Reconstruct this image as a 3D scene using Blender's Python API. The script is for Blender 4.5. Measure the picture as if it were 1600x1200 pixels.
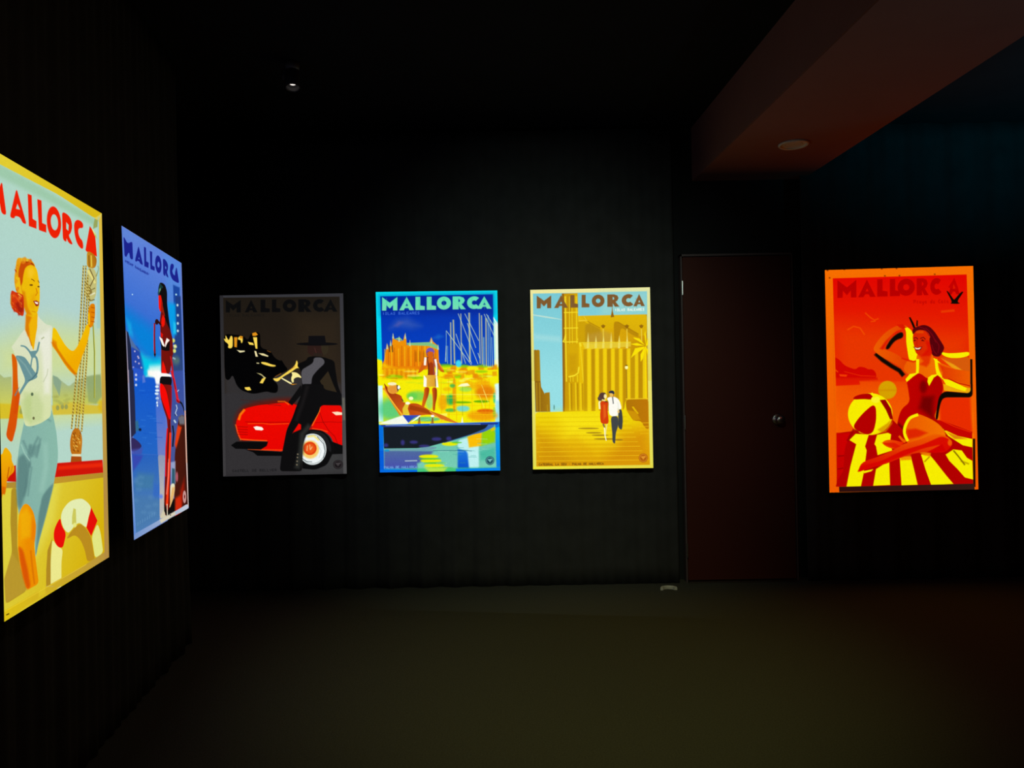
import bpy, bmesh, math, random
import numpy as np
from mathutils import Vector, Matrix

for o in list(bpy.data.objects): bpy.data.objects.remove(o)
SC = bpy.context.scene
COL = SC.collection

# ---------------------------------------------------------------- camera
FOC = 1190.0                      # focal length in pixels of the 1600 x 1200 frame
EYE = 1.265
PITCH, ROLL = math.radians(.34), math.radians(1.03)
cam_d = bpy.data.cameras.new('camera'); cam = bpy.data.objects.new('camera', cam_d); COL.objects.link(cam)
cam_d.sensor_fit = 'HORIZONTAL'; cam_d.sensor_width = 36.0; cam_d.lens = FOC/1600*36; cam_d.clip_start = .05
CM = Matrix.Translation((0, 0, EYE)) @ Matrix.Rotation(math.pi/2+PITCH, 4, 'X') @ Matrix.Rotation(-ROLL, 4, 'Z')
cam.matrix_world = CM
SC.camera = cam
def at(px, py, Y):
    """point of the room at depth Y that stands behind a measured pixel"""
    d = CM.to_3x3() @ Vector(((px-800)/FOC, (600-py)/FOC, -1)); k = Y/d.y
    return Vector((d.x*k, Y, EYE+d.z*k))

# ---------------------------------------------------------------- view, world
SC.view_settings.view_transform = 'Standard'; SC.view_settings.look = 'None'
SC.view_settings.exposure = 0.0; SC.view_settings.gamma = 1.0; SC.view_settings.use_curve_mapping = False
SC.cycles.use_denoising = True
SC.cycles.max_bounces = 5
SC.cycles.sample_clamp_indirect = 2.0
wd = bpy.data.worlds.new('world'); SC.world = wd; wd.use_nodes = True
wd.node_tree.nodes['Background'].inputs[0].default_value = (.0, .0, .0, 1)
wd.node_tree.nodes['Background'].inputs[1].default_value = 0.0

def spot(name, loc, aim, watts, col, deg, blend, rad=.05):
    d = bpy.data.lights.new(name, 'SPOT'); d.energy = watts; d.color = col; d.spot_size = math.radians(deg)
    d.spot_blend = blend; d.shadow_soft_size = rad
    o = bpy.data.objects.new(name, d); COL.objects.link(o); o.location = loc
    o.rotation_euler = (Vector(aim)-Vector(loc)).to_track_quat('-Z', 'Y').to_euler(); return o
# spots added to stand in for stray light of unseen projectors; none built
def cut(o, lo):
    """projector frame: nothing leaves the lens below the lower edge lo (tangent of the angle)"""
    d = o.data; d.use_nodes = True; nt = d.node_tree; N = nt.nodes; L = nt.links; em = N['Emission']
    tc = N.new('ShaderNodeTexCoord'); sp = N.new('ShaderNodeSeparateXYZ'); L.new(tc.outputs['Normal'], sp.inputs[0])
    dv = N.new('ShaderNodeMath'); dv.operation = 'DIVIDE'; L.new(sp.outputs['Y'], dv.inputs[0])
    ab = N.new('ShaderNodeMath'); ab.operation = 'ABSOLUTE'; L.new(sp.outputs['Z'], ab.inputs[0]); L.new(ab.outputs[0], dv.inputs[1])
    gt = N.new('ShaderNodeMath'); gt.operation = 'GREATER_THAN'; gt.inputs[1].default_value = lo; L.new(dv.outputs[0], gt.inputs[0])
    L.new(gt.outputs[0], em.inputs['Strength'])
a = spot('added_spill', (.15, 1.2, 2.75), (.25, 4.88, 1.26), 84.0, (.74, .96, .84), 53, 1.0, .01)
a.rotation_euler.rotate_axis('Z', math.radians(-5)); cut(a, -.36)
spot('added_spill', (.60, 1.5, 2.75), (.45, 4.88, 1.22), 26.0, (1.0, .98, .6), 42, 1.0)
spot('added_spill', (2.7, 1.0, 1.4), (2.1, 2.0, 2.6), 13.0, (.22, .75, 1.0), 56, .12)  # added low spot, aimed up for the cool patch under the beam
spot('added_spill', (4.2, 1.6, 1.9), (3.3, 3.9, 3.05), 90.0, (.0, .55, .8), 50, 1.0)  # added blue spot for the glow on the right-hand ceiling
spot('added_spill', (.45, 1.7, 2.75), (.35, 3.3, 0.0), 66.0, (1.0, .98, .26), 60, 1.0)  # added to lift the olive tone of the floor
spot('added_spill', (2.1, 1.9, 2.45), (2.1, 4.1, 0.3), 5.0, (1.0, .08, .01), 80, 1.0)  # added red light for the floor by the beach poster
spot('added_spill', (.9, 1.0, 2.75), (-1.5, 2.9, 0.9), 9.0, (1.0, .75, .6), 70, 1.0)  # added weak light to brighten the left drape
# ---------------------------------------------------------------- painted artwork
# Each picture is painted with filled shapes on a fine grid of cells; the grid becomes the
# faces of the printed canvas and its colours a colour attribute.  Shapes are written in the
# coordinates of the flat picture as measured, and mapped to the canvas by four corners.
def homography(src, dst):
    A = []; b = []
    for (x, y), (u, v) in zip(src, dst):
        A.append([x, y, 1, 0, 0, 0, -u*x, -u*y]); b.append(u)
        A.append([0, 0, 0, x, y, 1, -v*x, -v*y]); b.append(v)
    h = np.linalg.solve(np.array(A, float), np.array(b, float))
    return np.append(h, 1).reshape(3, 3)

def catmull(P, n=5, closed=True):
    P = [np.array(q, float) for q in P]; N = len(P); out = []
    rng = range(N) if closed else range(N-1)
    for i in rng:
        if closed: a, b, c, d = P[i-1], P[i], P[(i+1) % N], P[(i+2) % N]
        else: a, b, c, d = P[max(i-1, 0)], P[i], P[i+1], P[min(i+2, N-1)]
        for k in range(n):
            t = k/n
            out.append(.5*((2*b)+(c-a)*t+(2*a-5*b+4*c-d)*t*t+(3*b-a-3*c+d)*t**3))
    if not closed: out.append(P[-1])
    return out

def chaikin(P, lim, it=2):
    """rounds the corners of a drawn outline, never by more than lim"""
    for _ in range(it):
        Q = []
        for i in range(len(P)):
            (ax, ay), (bx, by) = P[i], P[(i+1) % len(P)]
            L = math.hypot(bx-ax, by-ay)+1e-9; k = min(.25, lim/L)
            Q += [(ax+(bx-ax)*k, ay+(by-ay)*k), (bx-(bx-ax)*k, by-(by-ay)*k)]
        P = Q; lim *= .5
    return P

def pairs(v):
    if isinstance(v, str): v = [float(q) for q in v.split()]
    if len(v) and not hasattr(v[0], '__len__'): v = [(v[i], v[i+1]) for i in range(0, len(v), 2)]
    return v

M5 = {  # display letters, drawn in a unit box with y down; several contours = holes
 'M': ['0 0 .5 .42 1 0 1 1 .72 1 .71 .6 .5 .86 .29 .6 .27 1 0 1'],
 'A': ['.5 0 1 1 .69 1 .61 .84 .4 .84 .3 1 0 1', '.52 .5 .6 .68 .42 .68'],
 'L': ['0 0 .52 0 .52 .66 1 .72 1 1 0 1'],
 'R': ['0 0 .55 0 .82 .09 .93 .3 .82 .52 .68 .6 1 1 .62 1 .45 .72 .45 1 0 1', '.44 .2 .56 .26 .56 .4 .44 .44'],
}
def ring(a0, a1, ro, ri, n=22):
    o = [(.5+ro*math.cos(a0+(a1-a0)*k/n), .5+ro*math.sin(a0+(a1-a0)*k/n)) for k in range(n+1)]
    i = [(.5+ri*math.cos(a0+(a1-a0)*k/n), .5+ri*math.sin(a0+(a1-a0)*k/n)) for k in range(n+1)]
    return o + i[::-1]
T5 = {  # small lettering as strokes
 'A': ['0 1 .5 0 1 1', '.2 .65 .8 .65'], 'B': ['0 0 0 1 .8 .95 .9 .7 .6 .5 0 .5', '.6 .5 .85 .25 .6 0 0 0'],
 'C': ['1 .15 .5 0 .05 .5 .5 1 1 .85'], 'D': ['0 0 0 1 .6 .95 1 .5 .6 .05 0 0'], 'E': ['1 0 0 0 0 1 1 1', '0 .5 .8 .5'],
 'I': ['.5 0 .5 1'], 'L': ['0 0 0 1 .9 1'], 'M': ['0 1 0 0 .5 .6 1 0 1 1'], 'O': ['.5 0 1 .5 .5 1 0 .5 .5 0'],
 'P': ['0 1 0 0 .7 0 1 .28 .7 .55 0 .55'], 'R': ['0 1 0 0 .7 0 1 .28 .7 .5 0 .5', '.5 .5 1 1'],
 'S': ['1 .1 .4 0 .05 .25 .9 .7 .6 1 0 .9'], 'T': ['0 0 1 0', '.5 0 .5 1'], 'U': ['0 0 0 .8 .5 1 1 .8 1 0'],
 'V': ['0 0 .5 1 1 0'], '.': ['.4 .55 .6 .45'],
 'a': ['.9 .4 .3 .4 .1 .8 .5 1 .9 .5 .9 1 1.1 .9'], 'y': ['.1 .4 .3 .9 .8 .9', '1 .4 .7 1.4 .1 1.4'], 'd': ['.9 .5 .3 .4 .1 .8 .5 1 .9 .7', '1 0 .8 1'],
 'e': ['.1 .7 .9 .6 .6 .4 .2 .5 .1 .9 .6 1 1 .9'], 'l': ['.4 1 .3 .6 .6 0 .5 .9 .9 1']}

class Art:
    def __init__(s, corners, w, h, base):
        s.w, s.h = w, h
        s.H = homography(corners, [(0, 0), (w, 0), (w, h), (0, h)])
        s.img = np.zeros((h+1, w+1, 3)); s.img[:] = np.array(base, float)/255
        s.view(0, 0, 1)
    def view(s, ox, oy, k):
        s.ox, s.oy, s.k = ox, oy, k
    def map(s, P):
        P = np.array([(x/s.k+s.ox, y/s.k+s.oy, 1.0) for x, y in P])
        q = P @ s.H.T
        return q[:, :2]/q[:, 2:3]
    def p(s, col, *conts, f=0, a=1.0, g=None, sm=False, cut=True):
        """fill; f = soft edge in view units, g = (x0,y0,x1,y1,colour2) linear blend, sm = smooth outline"""
        C = []
        for c in conts:
            c = pairs(c)
            if sm: c = catmull(c)
            elif cut and 7 <= len(c) <= 60: c = chaikin(c, 22)
            C.append(s.map(c))
        allp = np.vstack(C)
        c0 = s.map([(allp[0][0], 0)])  # noqa
        m = pairs(conts[0])[0]
        e = s.map([m, (m[0]+1, m[1]), (m[0], m[1]+1)])
        sc = .5*(np.linalg.norm(e[1]-e[0])+np.linalg.norm(e[2]-e[0]))
        F = max(.55, f*sc)
        x0 = max(0, int(allp[:, 0].min()-F-1)); x1 = min(s.w, int(allp[:, 0].max()+F+2))
        y0 = max(0, int(allp[:, 1].min()-F-1)); y1 = min(s.h, int(allp[:, 1].max()+F+2))
        if x1 < x0 or y1 < y0: return
        X, Y = np.meshgrid(np.arange(x0, x1+1, dtype=float), np.arange(y0, y1+1, dtype=float))
        D = np.full(X.shape, 1e9); I = np.zeros(X.shape, bool)
        for P in C:
            Q = np.roll(P, -1, 0)
            for (ax, ay), (bx, by) in zip(P, Q):
                dx, dy = bx-ax, by-ay; L = dx*dx+dy*dy
                if L < 1e-12: continue
                t = np.clip(((X-ax)*dx+(Y-ay)*dy)/L, 0, 1)
                D = np.minimum(D, (X-ax-t*dx)**2+(Y-ay-t*dy)**2)
                if ay != by:
                    I ^= ((ay > Y) != (by > Y)) & (X < (Y-ay)*dx/dy+ax)
        D = np.sqrt(D); sd = np.where(I, D, -D)
        m = np.clip(.5+sd/(2*F), 0, 1)
        if f: m = m*m*(3-2*m)
        m = (m*a)[..., None]
        c = np.array(col, float)/255
        if g:
            q = s.map([(g[0], g[1]), (g[2], g[3])]); d = q[1]-q[0]
            t = np.clip(((X-q[0][0])*d[0]+(Y-q[0][1])*d[1])/(d @ d), 0, 1)[..., None]
            c = c*(1-t)+np.array(g[4], float)/255*t
        v = s.img[y0:y1+1, x0:x1+1]
        v[:] = v*(1-m)+c*m
    def l(s, col, pts, w, a=1.0, f=0, sm=False, w2=None):
        """stroke of width w (tapering to w2), built as an outline"""
        P = pairs(pts)
        if sm: P = catmull(P, closed=False)
        P = np.array(P, float); n = len(P)
        T = np.gradient(P, axis=0) if n > 2 else np.array([P[1]-P[0]]*2)
        T /= np.linalg.norm(T, axis=1)[:, None]+1e-9
        N = np.stack([-T[:, 1], T[:, 0]], 1)
        W = np.linspace(w, w if w2 is None else w2, n)[:, None]*.5
        s.p(col, np.vstack([P+N*W, (P-N*W)[::-1]]).tolist(), a=a, f=f, cut=False)
    def e(s, col, x, y, rx, ry=None, a=1.0, f=0, rot=0, g=None):
        ry = rx if ry is None else ry
        P = []
        for k in range(28):
            t = k*math.tau/28; u, v = rx*math.cos(t), ry*math.sin(t)
            P.append((x+u*math.cos(rot)-v*math.sin(rot), y+u*math.sin(rot)+v*math.cos(rot)))
        s.p(col, P, a=a, f=f, g=g)
    def title(s, col, xs, top, bot, a=1.0, f=0, col2=None, g=None):
        """MALLORCA; xs = eight (left, right); top/bot = (y at x=0, slope)"""
        for ch, (xl, xr) in zip('MALLORCA', xs):
            if ch == 'O': cs = [ring(0, math.tau, .5, .5, 30)[:31], ring(0, math.tau, .18, .18, 16)[:17]]
            elif ch == 'C': cs = [ring(-.85, -math.tau+.75, .5, .17, 26)]
            else: cs = [pairs(c) for c in M5[ch]]
            out = []
            for c in cs:
                o = []
                for u, v in c:
                    x = xl+(xr-xl)*u; yt = top[0]+top[1]*x; yb = bot[0]+bot[1]*x
                    o.append((x, yt+(yb-yt)*v))
                out.append(o)
            s.p(col, *out, a=a, f=f, g=g, cut=False)
    def text(s, col, word, x0, y0, x1, y1, h, w, a=1.0, f=0):
        """small lettering from (x0,y0) to (x1,y1) = top line, letter height h"""
        n = len(word); dx, dy = (x1-x0)/n, (y1-y0)/n
        for i, ch in enumerate(word):
            for st in T5.get(ch, []):
                q = [(x0+dx*(i+u*.68), y0+dy*(i+u*.68)+h*v) for u, v in pairs(st)]
                s.l(col, q, w, a=a, f=f)
    def badge(s, col, col2, x, y, r, ry=None):
        ry = ry or r
        s.e(col, x, y, r, ry); s.e(col2, x, y, r*.84, ry*.84); s.e(col, x, y, r*.74, ry*.74)
        for u, v in ((-.2, -.2), (.25, -.25)): s.e(col2, x+u*r, y+v*ry, r*.3, ry*.16)
        s.p(col2, [(x-.5*r, y-.3*ry), (x+.5*r, y-.35*ry), (x+.2*r, y+.1*ry), (x, y+.4*ry), (x-.2*r, y+.1*ry)])
    def grain(s, amt, seed, rows=0.0):
        r = np.random.default_rng(seed)
        n = r.normal(0, amt*.45, s.img.shape[:2]); n = (n+np.roll(n, 1, 1)+np.roll(n, 1, 0))/1.7
        if rows: n += np.sin(np.arange(s.h+1)*1.9)[:, None]*rows
        s.img = np.clip(s.img*(1+n[..., None]), 0, 1)

ZC = 1600/220
def art_car():
    A = Art([(343.2, 461.7), (536.2, 458.3), (541.8, 740.2), (348.8, 744.6)], 300, 442, (44, 42, 45))
    A.view(335, 450, ZC); p, l, e = A.p, A.l, A.e
    p((30, 25, 19), '95 105 1425 95 1450 1200 110 1200', g=(0, 100, 0, 900, (38, 30, 23)))
    p((52, 40, 26), '900 300 1430 300 1440 1100 1000 1100', f=160, a=.5)
    p((50, 48, 50), '110 950 700 960 1440 1100 1490 2105 120 2130', f=60, a=.9)
    p((62, 63, 63), '1000 1700 1480 1600 1485 2100 1000 2110', f=120, a=.7)
    p((60, 58, 62), '60 85 1462 60 1462 95 1425 97 1452 1500 1465 2090 140 2120 100 110')if 0 else None
    A.title((11, 11, 12), [(130, 300), (345, 490), (525, 630), (655, 750), (778, 932), (955, 1105), (1122, 1270), (1240, 1398)], (138, -.009), (280, -.008))
    A.text((22, 20, 18), 'ISLAS BALEARES', 135, 303, 575, 297, 24, 5)
    # wooded hill and castle in black, lit stones
    p((3, 3, 4), '105 570 130 520 215 530 330 540 380 600 425 500 520 505 525 680 640 715 680 790 745 830 765 815 800 880 845 930 700 1000 655 1040 725 1091 720 1195 640 1190 600 1175 450 1205 380 1190 300 1160 250 1100 230 1040 205 985 170 1050 125 1040 115 900 112 700')
    Y = (250, 215, 85); O = (225, 145, 25)
    for c, q in ((Y, '105 570 130 590 125 530 145 570 165 600 185 540 208 550 208 685 150 685 165 640 120 610'), (O, '225 560 262 560 258 600 255 675 228 670'),
                 (Y, '265 570 300 540 325 560 320 620 305 630 300 590 275 590'), (O, '290 545 325 550 320 575 290 575'), (O, '430 515 470 502 495 530 470 545 435 545'),
                 (Y, '440 560 485 560 490 690 470 690'), (Y, '380 612 440 625 450 650 400 645'), ((240, 225, 170), '455 715 475 718 495 780 470 780'),
                 ((230, 220, 170), '255 705 300 712 345 712 345 725 290 735'), ((235, 220, 160), '500 740 560 745 615 770 610 782 540 765'),
                 (Y, '530 840 590 845 650 870 700 878 695 892 650 895 580 875 535 860'), ((200, 190, 140), '480 848 510 850 510 862 480 860'),
                 ((190, 180, 120), '480 965 530 975 585 1020 570 1040 545 1000'), (Y, '545 1030 585 1020 550 1085 515 1080'),
                 (Y, '665 1025 720 1030 840 945 920 880 935 815 950 850 945 890 980 920 940 905 870 960 770 1015 720 1070 680 1050'),
                 ((250, 235, 150), '870 955 940 960 990 1010 985 1025 950 1010 900 1030 905 1070 885 1080 870 1030 890 985'),
                 ((245, 235, 170), '770 1020 880 1080 880 1091 860 1090 760 1030'), (Y, '345 1130 400 1125 420 1160 380 1165 350 1150'), (O, '860 1091 940 1091 890 1102')):
        p(c, q)
    for x, y, x2, y2 in ((600, 712, 640, 730), (690, 1010, 760, 970), (860, 930, 920, 890)): l((170, 100, 20), [(x, y), (x2, y2)], 8, a=.7)
    # woman: hat, head, jacket, blouse
    p((44, 26, 22), '1060 645 1235 645 1232 770 1110 775 1060 730'); p((48, 40, 27), '1215 650 1290 655 1285 735 1235 755', sm=True)
    l((75, 40, 36), '1140 680 1150 720 1165 750', 6); p((40, 30, 24), '1130 740 1225 740 1228 800 1128 800')
    e((12, 11, 13), 1168, 637, 236, 19); p((13, 12, 15), '1072 545 1255 543 1270 635 1068 635')
    p((10, 9, 10), '1060 785 1130 775 1240 785 1365 828 1372 900 1400 1091 1450 1240 1240 1230 1000 1150 985 940 930 870 1050 820')
    p((84, 82, 87), '1128 790 1228 790 1262 850 1175 930 1108 1010 1103 1110 1000 1110 986 935 1128 850')
    p((48, 39, 26), '1200 1060 1292 945 1345 1080 1400 1205 1260 1170')
    A.view(335, 600, ZC)
    # red car
    R = (238, 8, 0)
    p((120, 14, 2), '225 430 260 330 330 250 480 205 720 170 870 160 960 250 900 500 300 660', f=45, a=.75)
    p(R, '245 450 262 385 300 320 345 280 480 245 700 222 860 205 935 245 1430 240 1452 280 1452 758 1400 762 1368 700 1320 590 1230 530 1100 512 900 600 780 768 440 742 600 700 610 650 300 640 255 560', g=(300, 200, 400, 760, (232, 4, 0)))
    l((250, 130, 10), '345 290 295 350 278 410', 26, f=6, a=.9); l((255, 90, 10), '380 452 540 448 640 458 850 450', 9, f=4, a=.8)
    l((90, 0, 0), '350 430 540 436 850 432', 5, a=.7); l((255, 120, 30), '240 460 262 540 300 640', 10, a=.8, f=4)
    l((255, 100, 20), '300 628 450 640 600 645', 14, f=4, a=.8)
    for y in (485, 515, 545, 572): l((110, 6, 0), [(262, y), (380, y+5)], 6, a=.7)
    l((70, 25, 20), '300 180 500 200 620 235 760 245', 5, a=.8); l((255, 110, 10), '720 200 800 200 850 235', 14, f=6, a=.8)
    l((255, 80, 10), '380 738 560 748 780 752', 16, f=5, a=.7); l((255, 90, 20), '1110 505 1220 522 1290 545', 10, f=3, a=.8)
    p((255, 250, 235), '445 490 480 480 540 490 560 515 540 528 470 522', f=3); p((255, 225, 190), '1335 320 1400 315 1452 325 1452 352 1380 355', f=3)
    l((110, 0, 0), '1190 300 1235 430 1300 530', 4); l((120, 0, 0), '1150 440 1300 430 1452 436', 5, a=.7); l((110, 0, 0), '1300 530 1370 600 1400 680 1448 740', 5, a=.8)
    l((255, 150, 30), '1208 245 1195 310 1110 480', 6, f=2)
    p((9, 9, 10), '188 697 250 655 612 655 596 705 530 745 240 736'); p((7, 7, 8), '350 745 780 772 780 818 490 816 440 775')
    p((8, 8, 9), '1300 640 1460 700 1456 795 1300 800')
    p((10, 10, 11), '960 540 1100 515 1230 530 1310 600 1375 740 1340 800 1280 920 1150 975 980 960')
    p((28, 29, 31), '1060 540 1160 530 1260 570 1320 680 1330 790 1250 690 1150 570', a=.9)
    e((232, 240, 240), 1115, 742, 158, 178); e((120, 130, 130), 1115, 742, 148, 166); e((240, 246, 246), 1115, 742, 143, 161)
    l((250, 230, 120), '1060 600 1130 590 1190 640', 22, f=8, a=.9); l((90, 100, 105), '1170 600 1240 680 1258 760 1240 840', 9, a=.8); l((90, 100, 105), '1000 850 1050 880 1110 885', 9, a=.8)
    e((250, 200, 90), 1090, 745, 100, 104, f=14, a=.9); l((190, 200, 200), '1180 700 1215 760 1190 840', 7, a=.8)
    e((225, 60, 12), 1087, 732, 76, 76); e((245, 110, 30), 1087, 732, 55, 55, a=.6, f=12)
    for q in ('1060 700 1052 760', '1085 690 1090 750', '1112 712 1095 745'): l((245, 215, 150), q, 8, a=.9)
    # trousers and leg in front of the car
    p((12, 11, 12), '990 0 1240 0 1244 60 1460 110 1458 245 1210 242 1192 315 1085 500 1040 590 1005 700 1000 992 742 992 762 830 786 700 822 520 885 390 935 245 985 130')
    p((13, 12, 13), '985 10 990 120 885 245 838 212')
    p(R, '885 565 960 450 985 462 985 515 900 550'); l((48, 50, 46), '1085 470 1000 570 985 760 940 960', 55, f=26, a=.8)
    l((30, 27, 28), '1060 20 1010 200 930 420', 40, f=20, a=.6)
    for y in (798, 835, 878, 918): e((130, 118, 96), 948 - (y-798)*.08, y, 9, 8)
    l((70, 66, 60), '1000 700 996 980', 5, a=.5)
    A.text((24, 24, 26), 'CASTELL DE BELLVER', 205, 975, 715, 965, 24, 6)
    A.badge((24, 20, 22), (66, 60, 62), 1405, 915, 56, 52)
    A.view(335, 450, ZC)
    for q in ('60 85 1462 60 1463 97 96 110', '1422 70 1462 60 1505 2110 1466 2110', '60 85 100 85 130 2130 98 2145'):
        p((52, 52, 57) if q[0] != '6' or '2130' not in q else (40, 39, 42), q, g=(0, 0, 0, 2000, (78, 77, 78) if '2130' not in q else (60, 58, 60)))
    l((120, 118, 100), '1465 1250 1475 1500', 22, f=14, a=.7)
    A.grain(.035, 3); return A

def art_harbour():
    A = Art([(587.1, 456.3), (776.9, 453.9), (781.7, 735.2), (593.6, 738.2)], 300, 446, (0, 205, 230))
    A.view(575, 445, ZC); p, l, e = A.p, A.l, A.e; rnd = random.Random(5)
    CY, YE, WH = (0, 222, 238), (250, 240, 0), (215, 250, 250)
    p(CY, '60 60 1500 50 1500 440 60 840', g=(0, 60, 0, 800, (0, 205, 240)))
    p(YE, '60 830 170 870 170 1130 60 1130', f=14); p(YE, '1430 860 1500 860 1500 1150 1430 1150', f=20)
    p((245, 250, 225), '1420 420 1500 440 1500 960 1430 900', f=40)
    l((240, 255, 255), '1420 370 1480 470', 14, f=6)
    p((0, 44, 165), '140 132 1420 108 1436 960 165 1000', g=(0, 100, 0, 850, (0, 66, 196)))
    p((0, 30, 140), '140 132 1420 108 1425 320 150 340', f=60, a=.6)
    p((60, 90, 180), '250 500 330 400 450 380 600 470 500 500 350 480', f=60, a=.7); p((90, 90, 170), '300 470 350 420 400 430 340 480', f=25, a=.6)
    p((20, 100, 200), '740 610 800 570 860 590 800 620', f=25, a=.8)
    G = (96, 226, 182)
    A.title(G, [(160, 334), (355, 524), (540, 646), (668, 774), (784, 944), (962, 1112), (1126, 1290), (1238, 1404)], (141, -.008), (299, -.018), g=(0, 140, 0, 300, (120, 222, 178)))
    for x in (210, 440, 580, 710, 860, 1030, 1180, 1320): l((60, 190, 150), [(x, 150), (x+6, 280)], 10, a=.35, f=6)
    A.text((70, 120, 225), 'ISLAS BALEARES', 165, 315, 595, 308, 28, 6)
    # cathedral
    p((240, 150, 0), '185 860 215 670 225 690 245 760 255 640 270 700 285 555 300 620 350 640 400 640 420 560 436 620 440 690 560 670 700 660 720 600 740 650 800 700 812 980 820 1160 160 1160 165 900', g=(0, 600, 0, 1000, (232, 120, 0)), cut=False)
    p((130, 195, 130), '440 665 700 655 790 695 800 740 690 700 450 690', f=5); p((140, 200, 120), '300 620 360 600 400 640', f=4)
    for x, y in ((285, 545), (425, 548), (722, 598), (355, 580), (478, 630), (798, 672), (218, 665), (258, 630)):
        p((190, 215, 170), [(x-10, y+70), (x, y), (x+10, y+70)], f=2)
    for k in range(16):
        x = 190+k*38 + rnd.uniform(-6, 6); l((196, 92, 0) if k % 2 else (250, 205, 20), [(x, 720+rnd.uniform(-30, 30)), (x+2, 930)], 9, a=.75, f=4)
    for x in (245, 280): l((70, 50, 30), [(x-5, 690), (x, 770)], 12, a=.8, f=4)
    for x in (535, 580, 625): p((170, 90, 0), [(x, 780), (x+10, 740), (x+20, 780), (x+20, 880), (x, 880)], a=.6, f=4)
    p((255, 225, 0), '165 900 330 960 600 980 820 1000 820 1100 160 1110', f=30, a=.75)
    # haze band of the town and reflections
    p((248, 236, 0), '112 1000 500 1010 860 920 1440 930 1500 950 1500 1600 120 1600', f=14)
    p((235, 150, 0), '180 940 520 950 520 1050 180 1050', f=30, a=.8)
    for k in range(16):
        x = 860+rnd.random()*560; y = 945+rnd.random()*130
        p((232, 130, 0), [(x, y-30), (x+60, y-35), (x+66, y+22), (x, y+25)], f=12, a=.75)
    for x, y, w, h in ((300, 1045, 90, 30), (540, 1040, 80, 24), (470, 1060, 200, 14), (1020, 1040, 30, 24), (180, 1060, 120, 20), (880, 925, 90, 20), (1090, 930, 50, 18), (1300, 930, 60, 18)): e((120, 205, 0), x, y, w, h, f=16, a=.75)
    e((60, 215, 245), 1030, 900, 34, 40, f=12)
    # masts
    for x0, y0, x1, y1, w in ((940, 430, 945, 915, 14), (890, 530, 890, 880, 6), (1055, 330, 1065, 900, 12), (1265, 325, 1275, 900, 12), (1290, 350, 1300, 910, 14), (1340, 380, 1345, 930, 16),
                              (1365, 350, 1368, 940, 8), (1405, 600, 1415, 940, 9), (1150, 320, 1160, 880, 20), (970, 400, 985, 900, 18), (1315, 600, 1318, 930, 10), (905, 700, 905, 900, 6), (1385, 400, 1390, 940, 7)):
        l((120, 170, 190), [(x0, y0), (x1, y1)], w*1.6, a=.4, f=6); l((222, 205, 130) if w > 10 else (170, 220, 210), [(x0, y0), (x1, y1)], w*.55, a=.9)
    for q in ('1025 330 1250 905', '890 525 1175 915', '1100 330 1260 640', '1130 440 1225 720', '1320 335 1435 590', '1345 335 1435 480', '1000 560 1110 900', '1250 780 1270 840', '1060 660 1180 900', '890 700 880 880'):
        l((205, 228, 190), q, 6, a=.95)
    # lower town and water reflections
    A.view(575, 595, ZC)
    p((246, 236, 0), '112 -120 1500 -120 1500 500 130 505')
    p((236, 140, 0), '170 -130 560 -120 560 -40 420 -20 170 -30', f=34, a=.85)
    for k in range(14): x = 190+k*27; l((206, 100, 0) if k % 2 else (252, 210, 20), [(x, -130), (x+2, -60+rnd.random()*50)], 9, a=.6, f=5)
    for k in range(16): x = 850+rnd.random()*570; y = -120+rnd.random()*80; p((228, 122, 0), [(x, y-22), (x+50, y-26), (x+54, y+26), (x, y+28)], f=10, a=.6)
    for x, y, w, h in ((300, -40, 100, 22), (540, -30, 90, 18), (1020, -45, 40, 22), (880, -110, 60, 16), (1290, -100, 70, 14)): e((120, 200, 0), x, y, w, h, f=12, a=.7)
    for k in range(46):
        x = 150+rnd.random()*1250; y = -125+rnd.random()*160; w = 18+rnd.random()*60
        e(((236, 150, 0), (255, 200, 0), (206, 226, 20), (255, 250, 120))[k % 4], x, y, w, 6+rnd.random()*10, f=7, a=.55)
    p(WH, '112 60 165 60 175 470 120 470', f=10); p(WH, '1440 40 1500 30 1500 490 1450 490', f=14); p((150, 225, 240), '1448 230 1500 230 1500 480 1452 480', f=20)
    for x, y, w, h, c, a in ((260, 330, 150, 130, (70, 200, 140), .85), (560, 180, 110, 60, (110, 210, 90), .8), (700, 240, 45, 90, (140, 215, 130), .7), (500, 180, 60, 40, (90, 205, 80), .7),
                             (660, 440, 160, 26, (70, 190, 150), .8), (940, 220, 55, 60, (20, 175, 90), .9), (940, 340, 60, 22, (60, 180, 80), .8), (1060, 250, 120, 12, (80, 170, 0), .8), (1080, 320, 75, 36, (110, 215, 215), .95),
                             (1290, 240, 90, 14, (70, 160, 0), .8), (1330, 130, 110, 80, (228, 110, 0), .85), (1300, 400, 170, 60, (240, 150, 0), .8), (1340, 350, 100, 26, (225, 90, 0), .9), (850, 250, 50, 90, (240, 160, 0), .8),
                             (980, 160, 20, 200, (235, 130, 0), .7), (960, 60, 30, 24, (60, 180, 80), .8), (1180, 60, 90, 40, (240, 160, 0), .6), (1435, 200, 14, 60, (0, 190, 170), .6), (1300, 40, 80, 50, (240, 150, 0), .6), (1110, 100, 70, 30, (120, 220, 120), .6), (900, 100, 50, 24, (240, 190, 0), .8), (1435, 360, 16, 60, (120, 200, 60), .6)):
        e(c, x, y, w, h, f=min(w, h)*.5, a=a)
    for y in (40, 160, 200, 285, 360, 385): l((250, 200, 0) if y % 80 else (255, 250, 120), [(830, y), (1450, y+2)], 8, a=.6, f=3)
    for x in (830, 915, 1000, 1180, 1290, 1330, 1375): l((235, 150, 0), [(x, -20), (x+8, 470)], 5, a=.6, f=2)
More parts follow.
